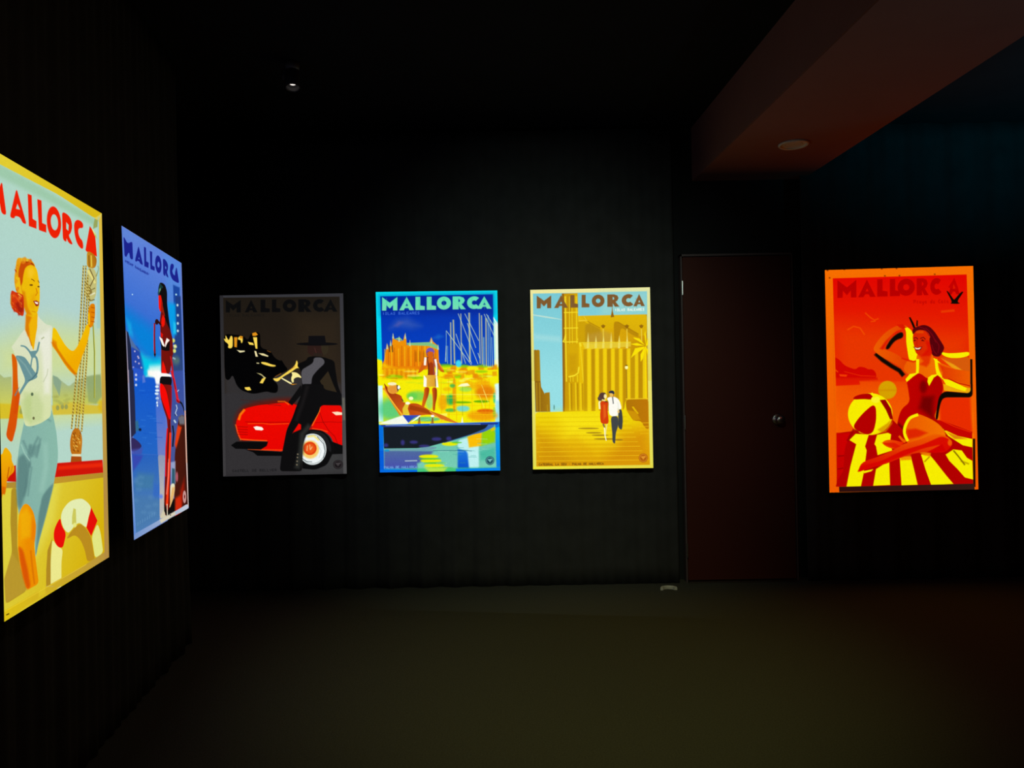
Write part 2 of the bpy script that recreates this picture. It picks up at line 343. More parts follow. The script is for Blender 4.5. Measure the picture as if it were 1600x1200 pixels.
    for x in (1075,): l((110, 110, 0), [(x, 60), (x, 400)], 4, a=.6)
    for x, y in ((1320, 120), (1340, 180), (1290, 230)): l((255, 240, 120), [(x-30, y-70), (x, y), (x+30, y+80)], 6, a=.7)
    p((255, 250, 200), '1020 70 1060 40 1130 30 1160 60 1100 70', f=6); e((255, 255, 190), 490, 205, 26, 20, f=6); p((250, 250, 220), '1058 485 1072 410 1085 485', f=3)
    l((255, 255, 235), '130 480 400 496 900 400', 4, a=.4); p((255, 246, 90), '820 380 900 372 900 400 830 408', f=6)
    # standing figure
    A.view(575, 445, ZC)
    S, SD = (212, 96, 12), (150, 44, 6)
    e((118, 84, 176), 708, 765, 48, 46); e((84, 60, 130), 690, 790, 24, 30)
    p(S, '670 780 700 760 745 770 740 820 720 850 690 840'); p((120, 40, 30), '672 820 690 830 690 850 670 850', f=3)
    p(S, '640 860 570 1000 610 990 680 930 690 990 670 1080 780 1080 760 980 765 930 830 990 865 985 780 850 740 835 690 835', sm=True)
    p(SD, '690 900 720 880 745 905 748 1060 680 1065', f=8, a=.8); l((240, 160, 60), '800 880 850 970', 12, f=5, a=.8)
    l((255, 250, 235), '655 830 650 880 648 920', 26); l((255, 250, 240), '765 850 785 950 775 1040', 24, w2=20); l((90, 60, 110), '745 790 752 900 748 1060', 8, a=.8)
    l((80, 30, 20), '672 830 688 920 690 1040', 12, a=.8); l((60, 70, 40), '790 900 795 1040', 7, a=.8)
    A.view(575, 595, ZC)
    p((236, 190, 70), '640 -60 790 -60 800 80 765 75 720 70 705 75 635 70', g=(640, 0, 800, 0, (220, 150, 30)))
    p((255, 252, 240), '635 -60 668 -20 665 75 632 72'); p((255, 252, 240), '772 -50 785 -50 802 80 775 80'); l((90, 80, 40), '765 -20 770 70', 7)
    p(S, '640 78 702 76 690 170 660 240 632 325 608 318 620 230 638 150', g=(640, 0, 700, 0, SD)); p(S, '725 82 784 80 786 190 766 270 762 348 735 345 738 250 735 160', g=(730, 0, 780, 0, SD))
    # deck-chair and reclining figure
    p((242, 150, 20), '165 95 220 60 430 380 410 400 360 398', g=(0, 60, 0, 400, (225, 130, 10))); l((255, 205, 60), '180 110 390 395', 10); l((170, 70, 0), '210 90 410 385', 6)
    p((250, 252, 255), '120 490 400 395 470 480 420 515', f=8, a=.9)
    p(SD, '185 35 250 120 320 150 380 180 392 240 425 260 390 330 395 370 350 330 290 250 215 130', sm=True, g=(200, 50, 420, 330, (205, 90, 20)))
    p((190, 70, 10), '470 270 560 265 650 310 720 350 860 400 1000 470 1060 492 1030 492 860 450 720 392 560 400 470 390 445 340', sm=True, g=(450, 300, 1000, 480, (226, 130, 30)))
    p((150, 50, 0), '480 280 640 320 740 365 700 385 560 350 470 330', a=.7, f=8); l((235, 160, 60), '700 350 830 440 870 450', 10)
    p((232, 200, 50), '395 320 430 265 465 280 452 320 475 385 398 390'); e((255, 250, 225), 452, 260, 26, 16)
    e((236, 165, 50), 282, 100, 60, 54); e((252, 240, 190), 275, 40, 50, 18); p((230, 150, 50), '220 90 340 50 335 140 270 150'); p((60, 55, 60), '325 50 345 60 375 100 350 105 340 135 328 90', f=3); e((255, 255, 245), 350, 80, 14, 22)
    l((60, 30, 20), '385 210 400 240', 10)
    p((30, 62, 190), '392 395 600 396 520 430 460 482', g=(392, 0, 600, 0, (70, 90, 190))); p((255, 255, 255), '530 440 580 400 600 398 560 440 480 478', f=2)
    for x in (585, 735): p((190, 120, 20), [(x-6, 420), (x+8, 420), (x+14, 500), (x-22, 500)]); l((40, 90, 60), [(x, 420), (x-4, 470)], 7)
    e((250, 250, 240), 735, 405, 20, 14, f=3)
    # hull and water
    p((0, 112, 222), '115 505 1500 470 1510 1045 128 1050', g=(0, 500, 0, 1000, (0, 96, 220)))
    W = (100, 190, 170)
    p(W, '175 520 1445 490 1462 1010 182 1020', g=(0, 500, 0, 1000, (120, 205, 180)))
    p((78, 104, 158), '182 790 740 800 700 880 560 940 560 1015 184 1015', f=18, g=(0, 800, 0, 1000, (70, 78, 172)))
    p((30, 120, 220), '1020 780 1160 780 1180 1020 1020 1025', f=14, g=(0, 780, 0, 1000, (0, 76, 200))); p((190, 240, 240), '1020 680 1160 640 1260 640 1260 1010 1150 1010 1130 800 1020 770', f=14)
    p((250, 190, 0), '1130 640 1220 600 1300 590 1290 740 1150 760', f=14); p((150, 210, 0), '1300 570 1420 530 1450 600 1440 700 1290 740', f=20); p((235, 200, 0), '1390 540 1450 530 1450 560 1400 580', f=6, a=.8)
    for x, y, w in ((690, 862, 110), (715, 910, 120), (755, 965, 115), (930, 720, 90)): e((232, 236, 0), x, y, w, 22, f=10)
    for x, y, w in ((760, 935, 130), (700, 888, 130), (820, 990, 150), (1010, 705, 60)): e((90, 200, 40), x, y, w, 10, f=5, a=.8)
    l((20, 60, 90), '740 795 1130 795 1180 800', 6, a=.7); l((210, 235, 220), '420 912 560 908', 12, a=.7, f=4)
    for k in range(26):
        x = 600+rnd.random()*760; y = 640+rnd.random()*360
        if y > 640+(1300-x)*.25: l((180, 240, 220) if k % 2 else (60, 160, 150), [(x, y), (x+60+rnd.random()*80, y+2)], 6, a=.5, f=3)
    p((50, 180, 150), '1270 800 1440 760 1455 900 1280 900', f=30, a=.6); p((0, 170, 230), '1450 540 1505 520 1510 1030 1462 1030', f=8, g=(0, 540, 0, 1000, (0, 120, 228)))
    p((20, 26, 34), '175 528 600 518 1370 500 1340 545 1150 620 860 705 700 748 560 768 182 772', cut=False)
    p((60, 110, 190), '1370 498 1440 490 1430 530 1320 585 1170 620 860 712 870 700 1180 608 1330 550', g=(1430, 500, 900, 700, (40, 70, 120)))
    p((24, 50, 150), '128 505 500 508 1480 478 1480 500 1180 505 600 518 176 530'); l((190, 200, 210), '200 512 520 516', 7, f=3, a=.8); l((160, 185, 220), '700 500 1000 495 1280 496', 8, a=.7, f=2)
    for x, y, w, h in ((395, 705, 22, 30), (520, 700, 45, 18), (205, 735, 26, 20), (920, 660, 30, 22), (780, 665, 55, 20), (640, 745, 60, 16)): e((62, 56, 150), x, y, w, h, f=14, a=.75)
    p((110, 160, 170), '182 776 560 774 740 750 800 760 720 790 400 798 184 800', f=5); e((30, 150, 200), 215, 795, 30, 12, f=5)
    p((0, 150, 235), '130 1000 1505 985 1508 1045 132 1045', f=16, g=(130, 0, 600, 0, (70, 200, 120))); p((210, 236, 60), '640 985 900 985 860 1045 700 1045', f=20, a=.8)
    p((0, 92, 218), '118 800 176 800 184 1050 132 1050', f=4); p((0, 105, 225), '130 1010 560 1010 560 1050 130 1050', f=8); p((0, 130, 235), '1000 1000 1508 985 1508 1040 1000 1045', f=10)
    A.text((120, 170, 230), 'PALMA DE MALLORCA', 185, 972, 560, 966, 26, 7)
    A.badge((22, 74, 90), (120, 190, 190), 1386, 908, 50, 50)
    A.grain(.03, 5); return A

def art_cathedral():
    A = Art([(828.5, 453.0), (1015.5, 448.9), (1020.7, 731.2), (832.9, 733.4)], 300, 450, (232, 222, 120))
    A.view(815, 445, ZC); p, l, e = A.p, A.l, A.e
    p((238, 232, 160), '90 50 1465 20 1500 1091 100 1091', g=(0, 30, 0, 1091, (226, 216, 90)))
    p((120, 200, 212), '128 100 1424 74 1436 1100 470 1100 470 1445 150 1445', g=(0, 100, 0, 1091, (150, 222, 228)))
    p((160, 214, 205), '900 80 1424 74 1428 340 900 345', f=60, a=.6)
    p((226, 236, 210), '130 335 300 360 460 392 460 398 280 375 130 348', a=.6); p((175, 225, 225), '140 560 440 590 440 650 140 620', f=30, a=.5)
    G0, G1, G2, GD, GL = (232, 190, 0), (214, 168, 0), (196, 146, 0), (160, 112, 8), (246, 222, 40)
    p(G0, '640 352 1424 335 1440 1480 640 1480', g=(640, 0, 1430, 0, (205, 148, 0)))
    p(G2, '460 98 635 94 660 1480 470 1480', g=(470, 0, 640, 0, G1)); p((150, 98, 10), '455 100 480 100 490 1100 488 1440 468 1440 465 1100')
    p(GD, '520 120 560 118 560 310 525 310', a=.5, f=6)
    for x, w, c in ((500, 16, GL), (545, 8, GL), (575, 10, (238, 206, 20)), (625, 14, (240, 210, 20))): l(c, [(x-6, 130), (x, 640), (x+8, 1100)], w, a=.85, f=2)
    for y in (315, 492, 650): l(GL, [(478, y), (640, y-4)], 12, a=.9, f=3)
    p(G1, '515 670 640 665 640 1020 520 1030'); p(G2, '530 790 620 790 620 1000 540 1010', f=30, a=.5); l(GL, '650 930 640 1000 600 1030 530 1045', 16, f=4)
    l(GL, '470 650 485 620 500 560', 14, f=3); l(GL, '640 610 660 650 670 700', 22, f=5); l(GL, '660 640 700 1100', 10, f=3, a=.7)
    # cathedral side: gables, shade and buttresses
    p((205, 160, 0), '640 420 710 415 760 450 900 510 940 660 640 660'); p((184, 140, 10), '720 460 770 430 890 500 890 660 720 655', f=14, a=.9)
    p((224, 182, 0), '640 352 1424 335 1426 560 1330 590 1240 510 1060 400 1040 500 900 490 740 410', g=(0, 350, 0, 600, (216, 170, 0)))
    p((186, 136, 0), '1045 420 1090 415 1325 555 1330 600 1240 560 1130 480 1090 660 1050 660', f=4); p((196, 146, 0), '1230 640 1424 620 1436 1400 1250 1400', f=30, a=.7)
    l((170, 122, 0), '740 410 890 490', 7); l((238, 210, 60), '705 360 745 415', 6); l((240, 215, 90), '650 408 730 405', 5); l((170, 122, 0), '1090 420 1330 560', 8)
    p((190, 150, 60), '760 560 940 520 1030 560 1040 660 740 670', f=30, a=.6)
    for x in (925, 1195, 1360): e((150, 104, 5), x, 470, 16, 20, f=4); l((140, 95, 5), [(x-22, 460), (x-4, 490)], 8); l((140, 95, 5), [(x+22, 460), (x+4, 490)], 8); l((232, 200, 60), [(x, 500), (x+4, 660)], 12, f=3)
    p((150, 100, 10), '1010 370 1022 300 1028 228 1034 300 1050 365', f=2)
    for x in (755, 845, 930, 1018, 1110, 1200):
        p((240, 226, 120), [(x-14, 660), (x-2, 540 if x in (1018, 755) else 575), (x+10, 660), (x+8, 720), (x-18, 720)], f=4, a=.9)
    p((238, 220, 80), '690 660 1240 650 1240 700 1000 720 720 730', f=8, a=.6); l(GL, '650 655 1240 650', 7)
    for i, x in enumerate((700, 790, 880, 970, 1060, 1150, 1240, 1330)):
        p((188, 140, 0) if i % 2 else (196, 150, 0), [(x, 735), (x+38, 725), (x+44, 1480), (x+4, 1480)], f=6, a=.9)
        p((246, 216, 10), [(x+46, 725), (x+84, 720), (x+86, 1480), (x+48, 1480)], f=8, a=.8)
    for x in (540, 610, 665): l((240, 210, 20), [(x, 1110), (x+8, 1430)], 14, f=4, a=.8); l((170, 122, 0), [(x+24, 1120), (x+28, 1420)], 12, f=5, a=.7)
    # palm and lamp
    for q in ('1400 685 1340 610 1270 595 1275 610 1330 640', '1395 690 1310 660 1235 672 1300 690', '1395 700 1290 720 1240 830 1290 790 1390 720', '1400 705 1350 790 1352 875 1380 830 1405 720', '1410 690 1395 560 1405 520 1415 600', '1410 700 1430 600 1436 680', '1410 700 1436 740 1432 800'):
        p((250, 226, 0), q, sm=False)
    l((250, 220, 0), '1408 700 1412 1000 1416 1300', 15); l((150, 110, 20), '1190 960 1196 1290', 8); e((255, 250, 170), 1190, 938, 18, 20); e((90, 60, 10), 1190, 915, 14, 6)
    # left walls
    p((150, 106, 12), '140 742 155 735 170 742 185 735 205 745 215 1100 145 1100', g=(140, 0, 215, 0, (176, 132, 10)), cut=False)
    A.title((128, 88, 42), [(172, 335), (368, 524), (553, 640), (680, 768), (795, 940), (972, 1110), (1136, 1290), (1268, 1400)], (125, -.016), (272, -.022))
    for x in (255, 460, 590, 720, 860, 1040, 1190, 1330): l((110, 110, 100), [(x-30, 150), (x-24, 255)], 7, a=.4, f=3)
    A.text((240, 250, 235), 'ISLAS BALEARES', 1058, 272, 1400, 265, 26, 8)
    A.view(815, 595, ZC)
    p((140, 96, 12), '148 0 215 0 222 70 262 150 262 136 318 128 325 350 158 352', g=(150, 0, 320, 0, (170, 124, 10)), cut=False)
    for x in (170, 205, 290): l((190, 150, 20), [(x, 20 if x < 250 else 270), (x+6, 350)], 10, a=.8, f=3)
    e((90, 150, 140), 368, 300, 7, 30, f=3)
    # steps
    p((240, 216, 0), '155 355 700 345 1160 340 1180 210 1440 205 1462 1000 165 1000', g=(0, 340, 0, 980, (226, 164, 0)))
    p((196, 124, 0), '155 560 300 620 600 900 900 990 160 990', f=120, a=.55); p((205, 120, 0), '1150 600 1455 520 1460 960 900 960', f=140, a=.6); p((255, 240, 20), '420 380 1000 370 1050 700 500 640', f=120, a=.6)
    for k in range(22):
        y = 385+k*26; l((206, 160, 0) if k % 2 else (250, 226, 30), [(160+(k % 5)*12, y+6), (1180+k*12 if k < 20 else 1440, y-6)], 5+k*.15, a=.5, f=2)
    p((216, 150, 0), '620 620 760 760 860 900 800 960 500 800 360 700', f=50, a=.25)
    p((176, 116, 0), '1180 212 1440 205 1445 560 1390 520 1360 455 1270 455 1190 330', g=(1180, 0, 1440, 0, (190, 118, 0)))
    p((228, 184, 0), '1250 295 1270 290 1330 370 1310 378'); p((206, 146, 0), '1190 330 1300 350 1350 440 1270 450', f=10); l((240, 200, 30), '1180 205 1440 200', 9)
    for y in (480, 520, 560, 600): l((240, 190, 10), [(1300+(y-480)*.4, y), (1445, y-4)], 8, a=.7, f=2)
    for x, y, w in ((760, 540, 120), (820, 590, 90), (890, 618, 95), (940, 660, 120), (1100, 670, 50)): e((150, 112, 20), x, y, w, 9, f=6, a=.8)
    # couple
    l((250, 240, 190), '900 200 880 250 885 320', 18); p((214, 60, 6), '898 240 975 235 975 330 985 470 940 488 900 470 890 380 900 310', sm=True)
    p((240, 120, 30), '925 270 950 270 960 400 930 440', f=12, a=.6); e((84, 56, 50), 912, 180, 38, 42); p((84, 56, 50), '865 205 880 160 900 135 945 135 960 165 940 200 900 225 875 225', sm=True); e((250, 235, 170), 948, 175, 16, 26)
    p((90, 66, 60), '862 190 890 180 895 215 870 220', sm=True); l((60, 40, 30), '940 235 975 238', 10); l((245, 230, 150), '910 215 950 225', 16)
    l((140, 110, 60), '925 488 945 540', 24, f=3, w2=14); l((252, 250, 210), '940 530 945 620 960 680', 14, w2=10); l((235, 225, 150), '968 490 955 570 950 620', 10)
    p((60, 64, 66), '1095 330 1135 318 1150 440 1140 560 1110 545 1095 520 1098 400'); p((64, 68, 70), '1012 400 1095 398 1098 510 1068 590 1062 700 1055 718 1028 690 1030 610 1018 500')
    p((255, 252, 240), '965 200 1000 180 1060 180 1110 215 1138 318 1100 325 1090 300 1095 400 1000 402 985 320 990 240'); l((235, 238, 225), '1090 240 1100 320 1085 400', 12)
    e((236, 190, 90), 1022, 155, 24, 32); p((40, 48, 66), '982 130 1010 108 1045 110 1055 140 1045 160 1030 140 1000 140'); l((60, 66, 70), '1032 180 1040 260', 10); e((200, 120, 30), 1044, 168, 8, 14)
    e((240, 200, 120), 1098, 350, 12, 16)
    A.text((110, 70, 8), 'CATEDRAL LA SEU . PALMA DE MALLORCA', 195, 940, 935, 928, 24, 7)
    A.badge((180, 96, 6), (226, 150, 40), 1382, 876, 52, 52)
    for q in ('90 0 148 0 168 1010 130 1008', '1438 0 1470 0 1497 990 1460 990'): p((232, 224, 110), q, g=(0, 0, 0, 950, (228, 222, 80)))
    p((238, 232, 60), '130 975 1495 955 1497 990 130 1008', g=(130, 0, 1495, 0, (226, 216, 70)))
    A.grain(.02, 7); return A
Z4 = 1600/260
def art_beach():
    A = Art([(1288.9, 422.1), (1520.5, 415.6), (1528.7, 764.6), (1296.3, 769.6)], 350, 524, (248, 112, 0))
    A.view(1280, 405, Z4); p, l, e = A.p, A.l, A.e
    p((250, 128, 0), '50 100 1490 60 1490 170 60 190', g=(0, 60, 0, 190, (244, 110, 0)))
    p((226, 4, 0), '130 182 1418 144 1450 1170 150 1180', g=(0, 160, 0, 560, (228, 26, 0)))
    p((232, 60, 0), '130 620 1440 700 1450 1400 150 1400', f=160, a=.8)
    A.title((184, 0, 0), [(175, 356), (374, 540), (556, 656), (678, 775), (752, 918), (936, 1050), (1066, 1190), (1240, 1350)], (206, -.022), (378, -.032))
    A.text((190, 4, 0), 'Playa de Cala', 908, 392, 1250, 386, 34, 7)
    p((190, 30, 0), '1215 300 1240 310 1285 390 1320 310 1340 190', f=2, a=.0)
    p((196, 0, 0), '1240 270 1300 180 1340 290 1310 300', a=.9); p((238, 40, 0), '1290 235 1310 280 1285 285', a=.6)
    K = (12, 8, 3)
    p(K, '1218 300 1238 306 1290 385 1300 388 1360 315 1388 308 1378 330 1322 410 1360 424 1330 430 1250 428 1280 415', f=1)
    l((240, 74, 0), '440 515 490 560 530 585 570 570', 13, a=.8, f=4); l((240, 80, 0), '495 600 540 595', 10, a=.8, f=4); l((244, 84, 0), '270 680 330 645 390 660 435 725', 12, a=.8, f=5)
    l((236, 70, 0), '1170 505 1300 492', 22, a=.7, f=8)
    # rocks
    p((208, 4, 0), '130 935 190 960 240 1020 300 1045 350 1060 380 1030 440 1040 470 1060 510 1055 545 1090 550 1150 130 1150', sm=False); p((240, 60, 0), '190 1105 270 1110 260 1130 200 1125', f=6); l((240, 70, 0), '140 1050 180 1085', 10, f=4); l((236, 50, 0), '240 1080 400 1120 540 1125', 8, f=4, a=.7)
    A.view(1280, 590, Z4)
    p((216, 20, 0), '140 0 560 0 560 20 380 30 390 60 150 80', f=8); p((240, 84, 0), '150 90 900 70 900 560 155 560', f=60, a=.8); p((226, 22, 0), '130 20 380 20 390 68 140 78', f=6, a=.8)
    p((232, 44, 0), '1150 180 1450 190 1475 530 1160 420', f=20)
    e((214, 160, 0), 655, 118, 88, 88, f=8); p((206, 130, 0), '570 108 742 108 742 130 570 130', a=.4, f=3)
    A.view(1280, 405, Z4)
    S, SD, SO = (236, 92, 0), (216, 12, 0), (242, 116, 0)
    # black outline shadows of the cut-out
    p(K, '690 760 760 705 805 700 808 755 740 775 700 815 665 870 630 860', f=7); l(K, '540 905 610 970 700 1030 770 1070 810 1120', 40, f=9)
    p(K, '860 560 875 555 905 610 925 660 905 665', f=2); p(K, '930 640 935 585 948 590 945 650', f=2)
    # yellow shawl
    YE = (246, 236, 0)
    p(YE, '805 635 830 640 900 695 905 780 930 900 1000 960 1100 940 1180 1010 1200 1018 1100 1100 930 1110 860 960 835 800 835 690')
    p(YE, '1170 890 1240 905 1340 900 1445 888 1448 925 1360 950 1250 950 1180 920', sm=False); p((214, 90, 10), '1160 930 1250 955 1360 955 1445 930 1450 1120 1400 1110 1300 1030', f=4); p((240, 180, 20), '1170 950 1290 1010 1440 1110 1380 1110 1270 1040', f=8, a=.8)
    # raised arm
    p(S, '745 640 800 625 830 655 800 670 740 690 690 730 640 800 590 860 640 870 720 900 800 950 900 985 930 1130 830 1110 780 1030 700 990 600 940 520 880 525 840 580 760 640 700 700 660', g=(540, 0, 900, 0, (224, 60, 0)))
    p(SD, '745 690 800 680 690 740 610 870 580 860 640 780', f=10, a=.7); p(SD, '740 630 800 625 845 655 800 672 770 655', f=3, a=.8)
    # neck, chest, other arm
    p(S, '940 900 1090 900 1100 980 1200 1010 1290 1050 1440 1130 1450 1240 1200 1140 900 1140 800 1060 850 960 930 985', g=(800, 0, 1200, 0, SO))
    p(SD, '950 920 1080 900 1060 1000 1030 1035 960 1010 1000 980', f=16, a=.6); l(SD, '790 950 900 985 930 980', 14, f=6, a=.7); p(SD, '1150 1010 1290 1060 1440 1150 1300 1140 1180 1080', f=20, a=.7)
    # head and hair
    H = (84, 2, 10)
    p(H, '905 720 900 670 940 650 1000 632 1060 650 1110 700 1150 760 1180 810 1190 860 1160 920 1120 930 1080 900 1060 780 1000 690', sm=True)
    p((214, 34, 0), '905 720 960 680 1040 700 1070 770 1060 860 1030 920 980 930 930 900 910 830 900 780', sm=True, g=(900, 0, 1070, 0, (222, 44, 0)))
    p(SD, '1020 780 1100 800 1090 900 1060 930 980 930 1040 860', f=14, a=.8); p(H, '1060 760 1120 740 1190 830 1180 900 1120 925 1085 890', sm=True); p(H, '1120 740 1175 800 1200 850 1185 890 1160 930 1120 935 1085 915 1090 860', sm=True)
    for q in ('1020 660 1080 720 1120 800', '1110 770 1150 830 1140 900', '1080 820 1100 880 1130 915', '960 650 1010 670 1060 740'): l((140, 8, 20), q, 9, f=4, a=.6, sm=True)
    l(H, '905 760 930 752 948 768', 8); l(H, '970 762 1000 750 1020 770', 8); l((120, 6, 4), '905 785 930 780', 8); l((120, 6, 4), '980 782 1010 785', 8); e((90, 4, 6), 915, 778, 8, 5); e((90, 4, 6), 992, 776, 9, 5)
    p((120, 0, 4), '900 840 940 850 990 838 975 870 935 878'); p((250, 236, 190), '915 848 945 855 980 846 960 866 930 866'); l((190, 20, 0), '945 770 935 820 950 832', 6, f=2, a=.8)
    l((240, 110, 0), '930 700 1000 700', 20, f=10, a=.5)
    # swimsuit straps
    l(YE, '945 960 945 1050 940 1110', 30, w2=26); l(YE, '1120 960 1130 1040 1150 1130', 26, w2=34); p(YE, '870 1130 940 1095 1010 1135 900 1138', f=2)
    A.view(1280, 590, Z4)
    D1, D2 = (190, 0, 0), (104, 0, 0)
    p(D1, '830 10 900 -40 970 -45 1050 20 1100 -30 1150 -25 1190 60 1190 130 1150 200 1130 300 1100 390 1180 430 1000 380 900 350 850 400 820 480 840 600 790 590 740 500 760 380 790 300 870 235 860 150 845 60', g=(850, 0, 1100, 0, (176, 0, 0)))
    p(YE, '828 15 870 -35 960 -50 900 -10 840 42'); p(YE, '1045 0 1080 -25 1150 -35 1100 0 1055 80 1040 40'); l(YE, '1148 -60 1165 -20 1190 10', 18)
    p(D2, '990 180 1100 180 1090 300 1090 390 1010 330 960 290', f=36, a=.85); e(D2, 1000, 90, 36, 60, f=24, a=.7); p(D2, '760 430 820 480 850 600 790 590 740 510', f=14, a=.8)
    # forearm and shawl on right
    p((238, 170, 10), '1190 60 1455 100 1458 150 1200 125'); p(YE, '1185 10 1250 20 1420 100 1405 130 1330 110 1220 70'); p((226, 60, 0), '1190 -100 1458 -60 1455 80 1300 30 1180 0', g=(1200, 0, 1450, 0, S)); l(D1, '1240 10 1330 50 1450 80', 9, f=3)
    p(K, '1455 -60 1478 -60 1475 190 1200 190 1170 230 1150 320 1140 405 1115 400 1130 290 1150 180 1200 130 1455 150', f=3)
    # towel stripes
    p((178, 0, 0), '155 535 420 500 700 400 820 520 1100 400 1200 420 1470 520 1480 1020 1300 1030 155 1050', cut=False)
    p((196, 0, 0), '155 530 300 535 250 650 230 900 165 1000', a=1)
    for q in ('290 600 350 540 475 548 440 660 455 700 430 900 400 1045 262 1048 300 850 355 640', '555 550 660 530 690 545 680 620 700 700 560 745 545 660 530 640', '545 880 672 800 680 1032 518 1040', '772 760 880 758 915 900 945 1030 790 1035',
              '978 740 1050 730 1110 800 1220 940 1290 1022 1075 1032 1020 880', '1215 740 1290 690 1370 700 1420 770 1472 800 1480 980 1400 960 1330 880 1250 800', '1200 510 1240 510 1330 560 1472 590 1472 670 1380 650 1240 560', '1170 480 1200 500 1190 520', '420 900 520 880 500 900 430 920'):
        p(YE, q, cut=False)
    l((236, 120, 0), '975 710 1010 730 1070 740', 34, f=8, a=.9); l((236, 110, 0), '780 770 880 765', 50, f=10, a=.7); l((90, 60, 0), '1290 700 1340 760 1400 840', 14, f=5, a=.7); l((150, 110, 0), '1360 800 1440 830', 14, f=8, a=.6); l((150, 60, 0), '1010 810 1060 760', 12, f=5, a=.6)
    l((130, 0, 0), '180 755 240 750', 10, a=.7); l((130, 0, 0), '175 880 230 870', 10, a=.7); p((206, 0, 0), '155 560 300 520 230 740 165 740', f=6, a=.7)
    p((196, 4, 0), '1120 400 1200 420 1300 470 1465 520 1472 585 1330 560 1200 500', f=2); l((236, 40, 0), '1170 410 1300 470 1460 525', 8, f=3); p((216, 110, 10), '1215 520 1330 560 1420 590 1300 590', f=8, a=.8)
    # ball
    e(YE, 490, 350, 215, 202); p((236, 190, 0), '520 545 640 500 700 420 690 330 700 440 640 520', f=12, a=.6)
    p((178, 0, 0), '325 190 380 162 495 148 530 205 500 212 430 205 330 212', sm=False); p((150, 0, 0), '580 215 635 210 690 300 708 400 680 400 640 310'); p((180, 0, 0), '515 258 545 285 548 400 525 510 490 545 430 545 320 480 360 410 430 330')
    e((250, 244, 40), 540, 210, 42, 34); l(YE, '500 150 530 180 560 170', 24)
    p((206, 130, 0), '560 500 650 440 690 400 670 470 600 530', f=10, a=.7); l((150, 0, 0), '270 610 330 500 380 520', 22, f=6, a=.8); p(YE, '620 450 695 420 695 520 570 540', a=.0)
    # legs
    p(S, '870 400 930 350 1010 370 1110 420 1180 480 1215 555 1200 640 1050 660 870 640 840 590 840 480', sm=True, g=(870, 0, 1200, 0, SO))
    p(SD, '840 500 930 490 1040 530 960 570 850 590', f=16, a=.7); l(YE, '950 355 870 390 825 470 820 540 850 610', 28, sm=True)
    p(S, '1215 555 1100 540 950 600 800 640 720 690 640 730 540 770 440 800 390 840 375 910 420 890 520 860 640 830 760 780 900 730 1050 710 1200 720 1280 650 1270 600', g=(0, 550, 0, 860, SD))
    p((214, 4, 0), '600 800 800 700 1000 640 1180 560 1260 600 1275 650 1220 720 1050 715 1180 640 1000 680 760 770 600 830 400 900 360 910 400 850', f=7, a=.9); p((208, 0, 0), '1040 715 1180 640 1215 700 1120 725', f=8)
    p(S, '595 625 650 595 720 600 790 620 830 610 800 640 740 690 650 670', g=(600, 0, 800, 0, (230, 40, 0))); l(S, '765 560 800 600 830 615', 20, w2=30); p(SD, '600 625 720 625 780 660 730 680 640 650', f=6, a=.7)
    e((236, 90, 0), 1255, 625, 20, 30, f=8)
    # border and the unlit strips
    A.view(1280, 405, Z4)
    for q in ('50 100 128 180 160 1190 168 2160 155 2190 205 2190 210 2240 100 2245', '1418 60 1485 60 1535 2220 1500 2210 1478 1200 1450 1180', '50 100 1490 60 1420 146 128 184'):
        p((246, 110, 0), q, g=(0, 100, 0, 1600, (240, 92, 0)))
    p((232, 92, 0), '130 400 142 1000 160 1700 170 2100 158 2100 150 1700 132 1000', a=.7, f=2)
    l(K, '1462 960 1464 1200', 22, f=3); l(K, '1488 1725 1492 2190', 22, f=3); p((44, 14, 12), '190 2188 1492 2158 1496 2218 192 2240', g=(190, 0, 1490, 0, (52, 26, 20)))
    for x, y in ((600, 92), (742, 88), (100, 180), (240, 98), (630, 160), (770, 158), (1110, 145), (80, 108)): e((110, 40, 0), x, y, 9, 7, f=4, a=.8)
    A.grain(.02, 9); return A

